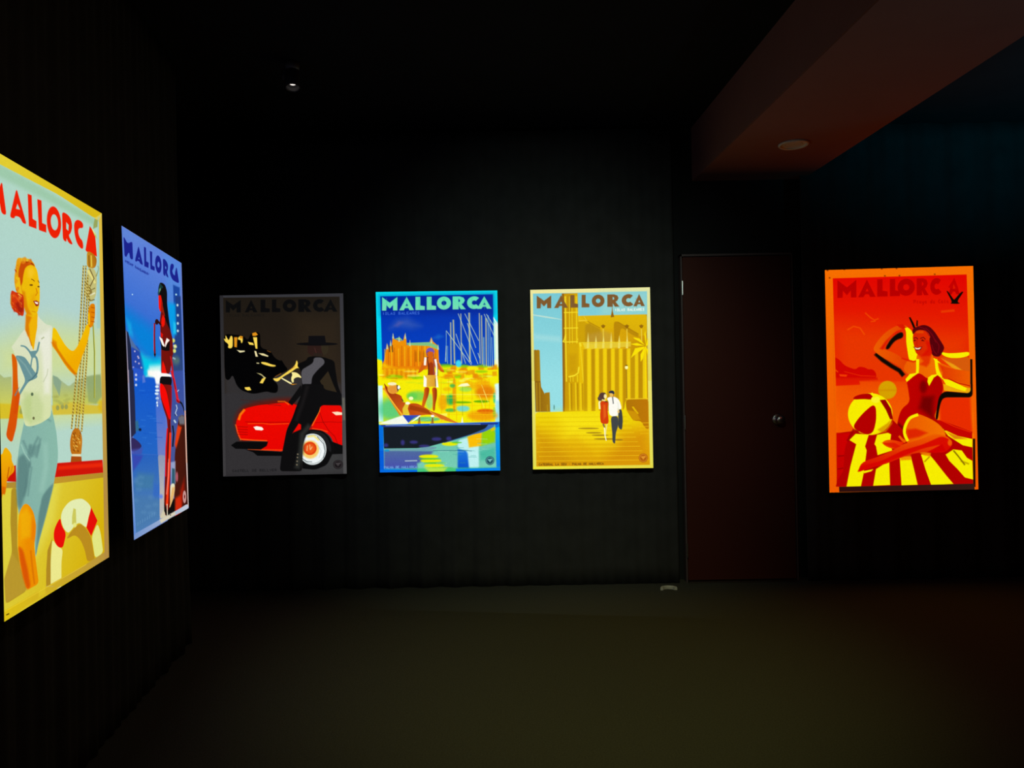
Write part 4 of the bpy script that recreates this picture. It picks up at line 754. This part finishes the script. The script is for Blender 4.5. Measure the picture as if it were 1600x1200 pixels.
# ---------------------------------------------------------------- materials
def lin(c):
    return tuple((v/255/12.92 if v/255 <= .04045 else ((v/255+.055)/1.055)**2.4) for v in c)
MATS = {}
def mat(name, col, rough=.8, metal=0.0, noise=0.0, scale=30, bump=0.0, bscale=200, spec=.5, emit=None, es=0, weave=False, stretch=None):
    if name in MATS: return MATS[name]
    m = bpy.data.materials.new(name); m.use_nodes = True; nt = m.node_tree; N = nt.nodes; L = nt.links
    b = N['Principled BSDF']; b.inputs['Roughness'].default_value = rough; b.inputs['Metallic'].default_value = metal
    b.inputs['Specular IOR Level'].default_value = spec
    b.inputs['Base Color'].default_value = (*col, 1)
    tc = N.new('ShaderNodeTexCoord'); mp = N.new('ShaderNodeMapping'); L.new(tc.outputs['Object'], mp.inputs[0])
    if stretch: mp.inputs['Scale'].default_value = stretch
    n = N.new('ShaderNodeTexNoise'); n.inputs['Scale'].default_value = scale; n.inputs['Detail'].default_value = 5; L.new(mp.outputs[0], n.inputs['Vector'])
    r = N.new('ShaderNodeMix'); r.data_type = 'RGBA'; L.new(n.outputs['Fac'], r.inputs['Factor'])
    r.inputs['A'].default_value = (*[v*(1-noise) for v in col], 1); r.inputs['B'].default_value = (*[min(1, v*(1+noise)) for v in col], 1)
    L.new(r.outputs['Result'], b.inputs['Base Color'])
    if bump:
        if weave:
            t = N.new('ShaderNodeTexWave'); t.inputs['Scale'].default_value = bscale; t.inputs['Distortion'].default_value = 3; src = t.outputs['Fac']
        else:
            t = N.new('ShaderNodeTexNoise'); t.inputs['Scale'].default_value = bscale; src = t.outputs['Fac']
        L.new(mp.outputs[0], t.inputs['Vector'])
        bp = N.new('ShaderNodeBump'); bp.inputs['Strength'].default_value = bump; bp.inputs['Distance'].default_value = .01
        L.new(src, bp.inputs['Height']); L.new(bp.outputs[0], b.inputs['Normal'])
    if emit:
        b.inputs['Emission Color'].default_value = (*emit, 1); b.inputs['Emission Strength'].default_value = es
    MATS[name] = m; return m
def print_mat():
    m = bpy.data.materials.new('glowing_print'); m.use_nodes = True; nt = m.node_tree; N = nt.nodes; L = nt.links
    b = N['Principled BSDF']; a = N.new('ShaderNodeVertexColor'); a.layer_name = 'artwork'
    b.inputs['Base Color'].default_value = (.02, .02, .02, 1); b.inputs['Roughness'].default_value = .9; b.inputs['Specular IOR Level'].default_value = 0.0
    L.new(a.outputs['Color'], b.inputs['Emission Color']); b.inputs['Emission Strength'].default_value = 1.0  # glow in the print stands in for light projected onto the canvas
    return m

# ---------------------------------------------------------------- helpers
def obj(name, me, m=None, parent=None, smooth=False):
    if isinstance(me, bmesh.types.BMesh):
        bm = me; bmesh.ops.recalc_face_normals(bm, faces=bm.faces[:]); me = bpy.data.meshes.new(name); bm.to_mesh(me); bm.free()
    o = bpy.data.objects.new(name, me); COL.objects.link(o)
    if m: me.materials.append(m)
    if smooth: me.shade_smooth()
    if parent: o.parent = parent
    return o
def thing(name, label, cat, loc=(0, 0, 0), group=None):
    o = bpy.data.objects.new(name, None); COL.objects.link(o); o.location = loc; o.empty_display_size = .1
    o['label'] = label; o['category'] = cat
    if group: o['group'] = group
    return o
def tag(o, label, cat, group=None):
    o['label'] = label; o['category'] = cat
    if group: o['group'] = group
    return o
def struct(o): o['kind'] = 'structure'; return o
def box(bm, a, b, bev=0):
    g = bmesh.ops.create_cube(bm, size=1); c = [(a[i]+b[i])/2 for i in range(3)]; s = [abs(b[i]-a[i]) for i in range(3)]
    for v in g['verts']: v.co = Vector((c[0]+v.co.x*s[0], c[1]+v.co.y*s[1], c[2]+v.co.z*s[2]))
    if bev:
        es = list({e for v in g['verts'] for e in v.link_edges}); bmesh.ops.bevel(bm, geom=es, offset=bev, segments=2, affect='EDGES')
    return bm
def lathe(bm, prof, n=40, M=Matrix()):
    rings = []
    for r, z in prof:
        rings.append([bm.verts.new(M @ Vector((r*math.cos(k*math.tau/n), r*math.sin(k*math.tau/n), z))) for k in range(n)] if r > 1e-6 else [bm.verts.new(M @ Vector((0, 0, z)))])
    for a, b in zip(rings, rings[1:]):
        for k in range(n):
            q = [a[k % len(a)], a[(k+1) % len(a)], b[(k+1) % len(b)], b[k % len(b)]]; u = []
            for v in q:
                if v not in u: u.append(v)
            if len(u) > 2:
                try: bm.faces.new(u)
                except ValueError: pass
    return bm
def tube(bm, pts, r, n=10):
    P = [Vector(p) for p in pts]; rings = []
    for i, p in enumerate(P):
        t = (P[min(i+1, len(P)-1)]-P[max(i-1, 0)]).normalized(); u = t.orthogonal().normalized()
        if i: u = (pu-t*pu.dot(t)).normalized()
        pu = u; w = t.cross(u)
        rings.append([bm.verts.new(p+(u*math.cos(k*math.tau/n)+w*math.sin(k*math.tau/n))*r) for k in range(n)])
    for a, b in zip(rings, rings[1:]):
        for k in range(n): bm.faces.new((a[k], a[(k+1) % n], b[(k+1) % n], b[k]))
    bm.faces.new(rings[0]); bm.faces.new(rings[-1]); return bm

# ---------------------------------------------------------------- the room
CEIL = 2.95; BACK = 4.98
BLACK = mat('black_wall_paint', (.012, .012, .013), .9, noise=.3, scale=4, bump=.1, bscale=60)
CARPET = mat('dark_carpet', (.105, .103, .092), .95, noise=.45, scale=160, bump=.8, bscale=420, spec=.1)
CEILM = mat('black_ceiling_paint', (.015, .015, .016), .95, noise=.2, scale=5, bump=.05, bscale=80, spec=.1)
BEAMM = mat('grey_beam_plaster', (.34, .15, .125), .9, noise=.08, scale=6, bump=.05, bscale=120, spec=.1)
DRAPE = mat('black_drape_cloth', (.045, .044, .044), .95, noise=.3, scale=9, bump=.25, bscale=500, spec=.08)
obj_floor = struct(obj('floor', box(bmesh.new(), (-3.2, -3, -.1), (5.2, 5.1, 0)), CARPET))
struct(obj('ceiling', box(bmesh.new(), (-3.2, -3, CEIL), (1.7, 5.1, CEIL+.1)), CEILM))
struct(obj('ceiling', box(bmesh.new(), (1.7, -3, CEIL), (5.2, 5.1, CEIL+.1)), mat('ceiling_paint_blue_glow', (.045, .05, .055), .95, noise=.2, scale=5, spec=.1)))  # black ceiling, its colour lightened and blued here so the blue glow reads
struct(obj('wall_back', box(bmesh.new(), (-3.2, BACK, 0), (5.2, 5.1, CEIL)), BLACK))
struct(obj('wall_left', box(bmesh.new(), (-3.2, -3, 0), (-3.1, BACK, CEIL)), BLACK))
struct(obj('wall_right', box(bmesh.new(), (5.1, -3, 0), (5.2, BACK, CEIL)), BLACK))
struct(obj('wall_front', box(bmesh.new(), (-3.1, -3, 0), (5.1, -2.9, CEIL)), BLACK))
# dropped beam running towards the back wall
def beam():
    bm = bmesh.new(); z = 2.60
    def X(x, y): return x + (4.85-y)*.0437
    xl, xr = at(1090, 264, 4.85).x, at(1268, 271, 4.85).x
    lo = [(X(xl, y), y, z) for y in (4.98, -2.9)]; ro = [(X(xr, y), y, z) for y in (4.98, -2.9)]
    v = [bm.verts.new(p) for p in (lo[0], ro[0], ro[1], lo[1])]; w = [bm.verts.new((p.co.x, p.co.y, CEIL)) for p in v]
    bm.faces.new(v); bm.faces.new(w)
    for i in range(4): bm.faces.new((v[i], v[(i+1) % 4], w[(i+1) % 4], w[i]))
    bmesh.ops.bevel(bm, geom=[e for e in bm.edges if abs(e.verts[0].co.z-z) < .01 and abs(e.verts[1].co.z-z) < .01], offset=.004, segments=2, affect='EDGES')
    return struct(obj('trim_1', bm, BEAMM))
beam()

# ---------------------------------------------------------------- drapes
def drape(name, label, P0, P1, seed, amp=.022, wl=.17, flare=None, z1=CEIL-.03, z0=.004):
    """hung cloth from P0 to P1 (x,y); folds along the run, a little wider at the hem"""
    rnd = random.Random(seed); a = Vector((*P0, 0)); b = Vector((*P1, 0)); L = (b-a).length; t = (b-a)/L; n = Vector((-t.y, t.x, 0))
    ns = int(L/.014); nz = 26; ph = [rnd.uniform(0, 6.28) for _ in range(6)]; bm = bmesh.new(); rows = []
    for j in range(nz+1):
        h = j/nz; z = z1+(z0-z1)*h; row = []
        for i in range(ns+1):
            s = i/ns*L
            w = math.sin(s/wl*math.tau+ph[0]+1.3*math.sin(s*2.1+ph[1])+.25*h*math.sin(s*5+ph[5]))
            w2 = math.sin(s/wl*2.7*math.tau+ph[2]+.8*math.sin(s*3.3+ph[3]))
            env = .55+.45*math.sin(s*1.7+ph[4])
            d = amp*(.5+.7*h)*(w*env+.3*w2*(1-.4*h))
            e = flare(s, h) if flare else 0.0
            row.append(bm.verts.new(a+t*(s+(e if isinstance(e, float) else e[0]))+n*(d+(0 if isinstance(e, float) else e[1]))+Vector((0, 0, z))))
        rows.append(row)
    for r0, r1 in zip(rows, rows[1:]):
        for i in range(ns): bm.faces.new((r0[i], r0[i+1], r1[i+1], r1[i]))
    o = obj(name, bm, DRAPE, smooth=True)
    m = o.modifiers.new('thickness', 'SOLIDIFY'); m.thickness = .004; m.offset = 0
    return tag(o, label, 'curtain')
def fl(s, h):       # the free end of the left drape kicks outward towards the hem
    k = max(0.0, (s-3.9)/1.75)**2
    return (.16*h**1.6*k, -.04*h*h*k)
drape('drape', 'black pleated drape behind the sailor and night bather posters, flaring at its hem', (-.90, -1.2), (-1.66, 3.80), 3, amp=.026, wl=.21, flare=fl)
drape('drape', 'wide black drape on the back wall behind the three matching posters', (-2.9, 4.885), (at(1056, 600, 4.88).x, 4.885), 5, amp=.014, wl=.19)
drape('drape', 'black drape right of the door behind the orange beach poster', (at(1256, 600, 4.88).x, 4.885), (4.9, 4.885), 9, amp=.014, wl=.23)

# ---------------------------------------------------------------- the door
def door():
    Y = 4.90
    tl, tr, br = at(1063, 402, Y), at(1236, 397, Y), at(1244, 905, Y)
    xl, xr, zt, zb = tl.x+.012, (tr.x+br.x)/2, tl.z, .012
    DM = mat('dark_red_door_paint', (.085, .018, .012), .5, noise=.12, scale=3, bump=.03, bscale=40, stretch=(1, 1, .15), spec=.2)
    FM = mat('worn_door_edge', (.11, .075, .08), .5, noise=.2, scale=12)
    CH = mat('satin_chrome', (.62, .58, .57), .3, 1.0, noise=.05)
    d = obj('door_1', box(bmesh.new(), (xl, Y, zb), (xr, Y+.04, zt), .003), DM); struct(d)
    fr = bmesh.new(); w = .007
    box(fr, (xl-w-.006, Y-.004, 0), (xl-.004, Y+.07, zt+.018)); box(fr, (xr+.004, Y-.004, 0), (xr+.004+w, Y+.07, zt+.018)); box(fr, (xl-w-.006, Y-.004, zt+.005), (xr+.004+w, Y+.07, zt+.018))
    obj('door_frame', fr, FM, d)
    th = bmesh.new(); box(th, (xl, Y-.03, 0.0), (xr, Y+.04, .008), .002); obj('threshold', th, mat('brushed_metal_strip', (.25, .23, .21), .4, 1.0), d)
    for py in (450, 660, 860):
        z = at(1064, py, Y).z; h = bmesh.new(); lathe(h, [(0, -.045), (.0055, -.045), (.0055, .045), (0, .045)], 12, Matrix.Translation((xl-.004, Y-.010, z))); obj('hinge', h, CH, d)
    k = at(1215, 655, Y); M = Matrix.Translation((k.x, Y, k.z)) @ Matrix.Rotation(math.pi/2, 4, 'X')
    hb = bmesh.new(); lathe(hb, [(0, 0), (.036, 0), (.037, .004), (.032, .009), (.014, .012), (.012, .03), (.018, .034), (.028, .042), (.030, .055), (.026, .066), (.012, .071), (0, .0715)], 40, M)
    obj('door_handle', hb, CH, d, True)
door()

# ---------------------------------------------------------------- the pictures
PM = print_mat()
EDGE = mat('raw_canvas_edge', (.10, .095, .088), .9, noise=.2, scale=60, bump=.3, bscale=700)
WOOD = mat('pine_stretcher_bar', (.30, .2, .11), .7, noise=.25, scale=8, stretch=(1, 1, 8))
def picture(art, P, label, thick=.028):
    """P = TL, TR, BR, BL of the printed face; the canvas wraps a stretcher behind it"""
    P = [Vector(q) for q in P]; c = sum(P, Vector())/4; base = Vector((c.x, c.y, min(q.z for q in P)))
    n = (P[1]-P[0]).cross(P[3]-P[0]).normalized()
    if n.dot(Vector((0, 0, EYE))-c) < 0: n = -n
    root = thing('canvas_poster', label, 'poster', base, 'lit travel posters on canvas')
    L = [q-base for q in P]
    w, h = art.w, art.h
    u = np.linspace(0, 1, w+1)[None, :, None]; v = np.linspace(0, 1, h+1)[:, None, None]
    A, B, C, D = [np.array(q)[None, None, :] for q in L]
    V = (A*(1-u)+B*u)*(1-v)+(D*(1-u)+C*u)*v
    me = bpy.data.meshes.new('printed_face'); nv = (w+1)*(h+1); nf = w*h
    me.vertices.add(nv); me.vertices.foreach_set('co', V.reshape(-1).astype(np.float32))
    i = (np.arange(h)[:, None]*(w+1)+np.arange(w)[None, :]).reshape(-1)
    F = np.stack([i, i+w+1, i+w+2, i+1], 1)
    if (L[3]-L[0]).cross(L[1]-L[0]).dot(n) < 0: F = F[:, ::-1]
    me.loops.add(nf*4); me.loops.foreach_set('vertex_index', F.reshape(-1).astype(np.int32))
    me.polygons.add(nf); me.polygons.foreach_set('loop_start', (np.arange(nf)*4).astype(np.int32)); me.update(calc_edges=True)
    ca = me.color_attributes.new('artwork', 'FLOAT_COLOR', 'POINT')
    g = art.img.reshape(-1, 3); li = np.where(g <= .04045, g/12.92, ((g+.055)/1.055)**2.4)
    ca.data.foreach_set('color', np.hstack([li, np.ones((nv, 1))]).astype(np.float32).reshape(-1))
    obj('printed_face', me, PM, root)
    bm = bmesh.new(); f = [bm.verts.new(q-n*.0006) for q in L]; b = [bm.verts.new(q-n*thick) for q in L]
    bm.faces.new(f); bm.faces.new(b[::-1])
    for k in range(4): bm.faces.new((f[k], b[k], b[(k+1) % 4], f[(k+1) % 4]))
    bmesh.ops.bevel(bm, geom=[e for e in bm.edges], offset=.0008, segments=1, affect='EDGES')
    obj('canvas_wrap', bm, EDGE, root)
    bm = bmesh.new(); cc = sum(L, Vector())/4                       # stretcher bars behind the canvas
    o = [cc+(q-cc)*.985-n*(thick+.0002) for q in L]; s = [cc+(q-cc)*.86-n*(thick+.0002) for q in L]
    for k in range(4):
        q = [o[k], o[(k+1) % 4], s[(k+1) % 4], s[k]]; f = [bm.verts.new(p) for p in q]; b = [bm.verts.new(p-n*.006) for p in q]
        bm.faces.new(f); bm.faces.new(b)
        for j in range(4): bm.faces.new((f[j], b[j], b[(j+1) % 4], f[(j+1) % 4]))
    obj('stretcher_frame', bm, WOOD, root)
    return root
def flat(c, Y): return [at(x, y, Y) for x, y in c]
def slant(c, H):        # canvas of height H seen at an angle: depth of each side from its height in the picture
    (a, b), (d, e), (f, g), (h, i) = c
    zl = FOC*H/(i-b); zr = FOC*H/(g-e)
    return [at(a, b, zl), at(d, e, zr), at(f, g, zr), at(h, i, zl)]
C_SAILOR = [(-8, 235.3), (159.0, 333.6), (170.4, 870.5), (6.8, 971.5)]
C_NIGHT = [(190.0, 352.6), (283.5, 411.1), (294.8, 794.1), (209.5, 843.9)]
C_CAR = [(343.2, 461.7), (536.2, 458.3), (541.8, 740.2), (348.8, 744.6)]
C_HARB = [(587.1, 456.3), (776.9, 453.9), (781.7, 735.2), (593.6, 738.2)]
C_CATH = [(828.5, 453.0), (1015.5, 448.9), (1020.7, 731.2), (832.9, 733.4)]
C_BEACH = [(1288.9, 422.1), (1520.5, 415.6), (1528.7, 764.6), (1296.3, 769.6)]
picture(art_sailor(), slant(C_SAILOR, 1.14), 'large yellow-bordered poster of a woman in a white blouse holding ship rigging')
picture(art_night(), slant(C_NIGHT, 1.14), 'blue night poster of a woman in a black bikini by the sea')
picture(art_car(), flat(C_CAR, 4.82), 'dark grey poster of a red car and a figure in a wide flat hat')
picture(art_harbour(), flat(C_HARB, 4.82), 'cyan and blue bordered poster of a harbour with masts and a reclining sunbather')
picture(art_cathedral(), flat(C_CATH, 4.82), 'golden yellow poster of a couple walking on steps below a cathedral')
picture(art_beach(), flat(C_BEACH, 4.82), 'orange-red poster of a woman in a swimsuit with a striped beach ball')

# ---------------------------------------------------------------- small fittings
WHITE = mat('white_enamel', (.9, .86, .8), .25, noise=.04)
def downlight():
    p = at(1240, 222, 4.236); r = .083
    t = thing('recessed_downlight', 'round white recessed downlight in the underside of the dropped beam', 'ceiling light', (p.x, p.y, 2.60))
    a = bmesh.new(); lathe(a, [(r*.78, .0), (r*.80, -.008), (r*.92, -.012), (r, -.006), (r, .0), (r*.78, 0)], 48); obj('trim_ring', a, WHITE, t, True)
    b = bmesh.new(); lathe(b, [(r*.79, -.004), (r*.66, -.0022), (r*.5, -.0018), (0, -.0012)], 48); obj('lens', b, mat('frosted_lens', (.95, .86, .72), .3, 0.0, noise=.12, scale=20), t, True)
    c = bmesh.new(); lathe(c, [(r*.52, -.0030), (r*.55, -.0046), (r*.58, -.0030)], 40); obj('inner_ring', c, WHITE, t, True)
downlight()
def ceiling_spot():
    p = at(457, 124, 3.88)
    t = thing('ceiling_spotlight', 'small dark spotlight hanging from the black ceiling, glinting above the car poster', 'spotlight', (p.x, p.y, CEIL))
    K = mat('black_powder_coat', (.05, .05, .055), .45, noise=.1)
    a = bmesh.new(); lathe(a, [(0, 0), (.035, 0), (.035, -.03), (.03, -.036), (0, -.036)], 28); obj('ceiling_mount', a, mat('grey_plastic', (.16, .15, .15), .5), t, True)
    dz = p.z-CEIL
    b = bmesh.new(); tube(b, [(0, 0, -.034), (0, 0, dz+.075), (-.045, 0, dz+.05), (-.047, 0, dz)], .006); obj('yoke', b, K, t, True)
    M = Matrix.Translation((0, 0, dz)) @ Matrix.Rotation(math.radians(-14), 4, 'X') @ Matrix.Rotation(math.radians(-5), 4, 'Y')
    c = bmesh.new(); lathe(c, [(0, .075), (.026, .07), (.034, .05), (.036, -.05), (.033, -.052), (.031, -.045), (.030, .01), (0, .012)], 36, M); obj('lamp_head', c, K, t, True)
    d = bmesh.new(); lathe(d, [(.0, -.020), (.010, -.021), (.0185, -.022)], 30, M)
    obj('glint_disc', d, mat('glint_glow', (.5, .45, .4), .2, emit=(1, .88, .8), es=1.3), t, True)  # emissive disc added so a crescent glint shows in the lamp mouth
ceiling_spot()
def doorstop():
    p = at(1045, 915, 4.72); k = .052
    t = bmesh.new(); n = 20; rows = []
    for i in range(n+1):
        a = math.pi*i/n
        c, s = math.cos(a), math.sin(a)
        rows.append([t.verts.new((c*ro*k, s*ro*k*.8, z)) for ro, z in ((1.0, 0), (1.0, .016), (.93, .020), (.72, .020), (.66, .015), (.66, 0))])
    for a, b in zip(rows, rows[1:]):
        for j in range(6): t.faces.new((a[j], a[(j+1) % 6], b[(j+1) % 6], b[j]))
    t.faces.new(rows[0]); t.faces.new(rows[-1][::-1])
    o = obj('doorstop', t, mat('off_white_rubber', (.62, .6, .55), .5, noise=.08)); o.location = (p.x, 4.72, 0)
    tag(o, 'small off-white curved doorstop on the carpet left of the door', 'doorstop')
doorstop()
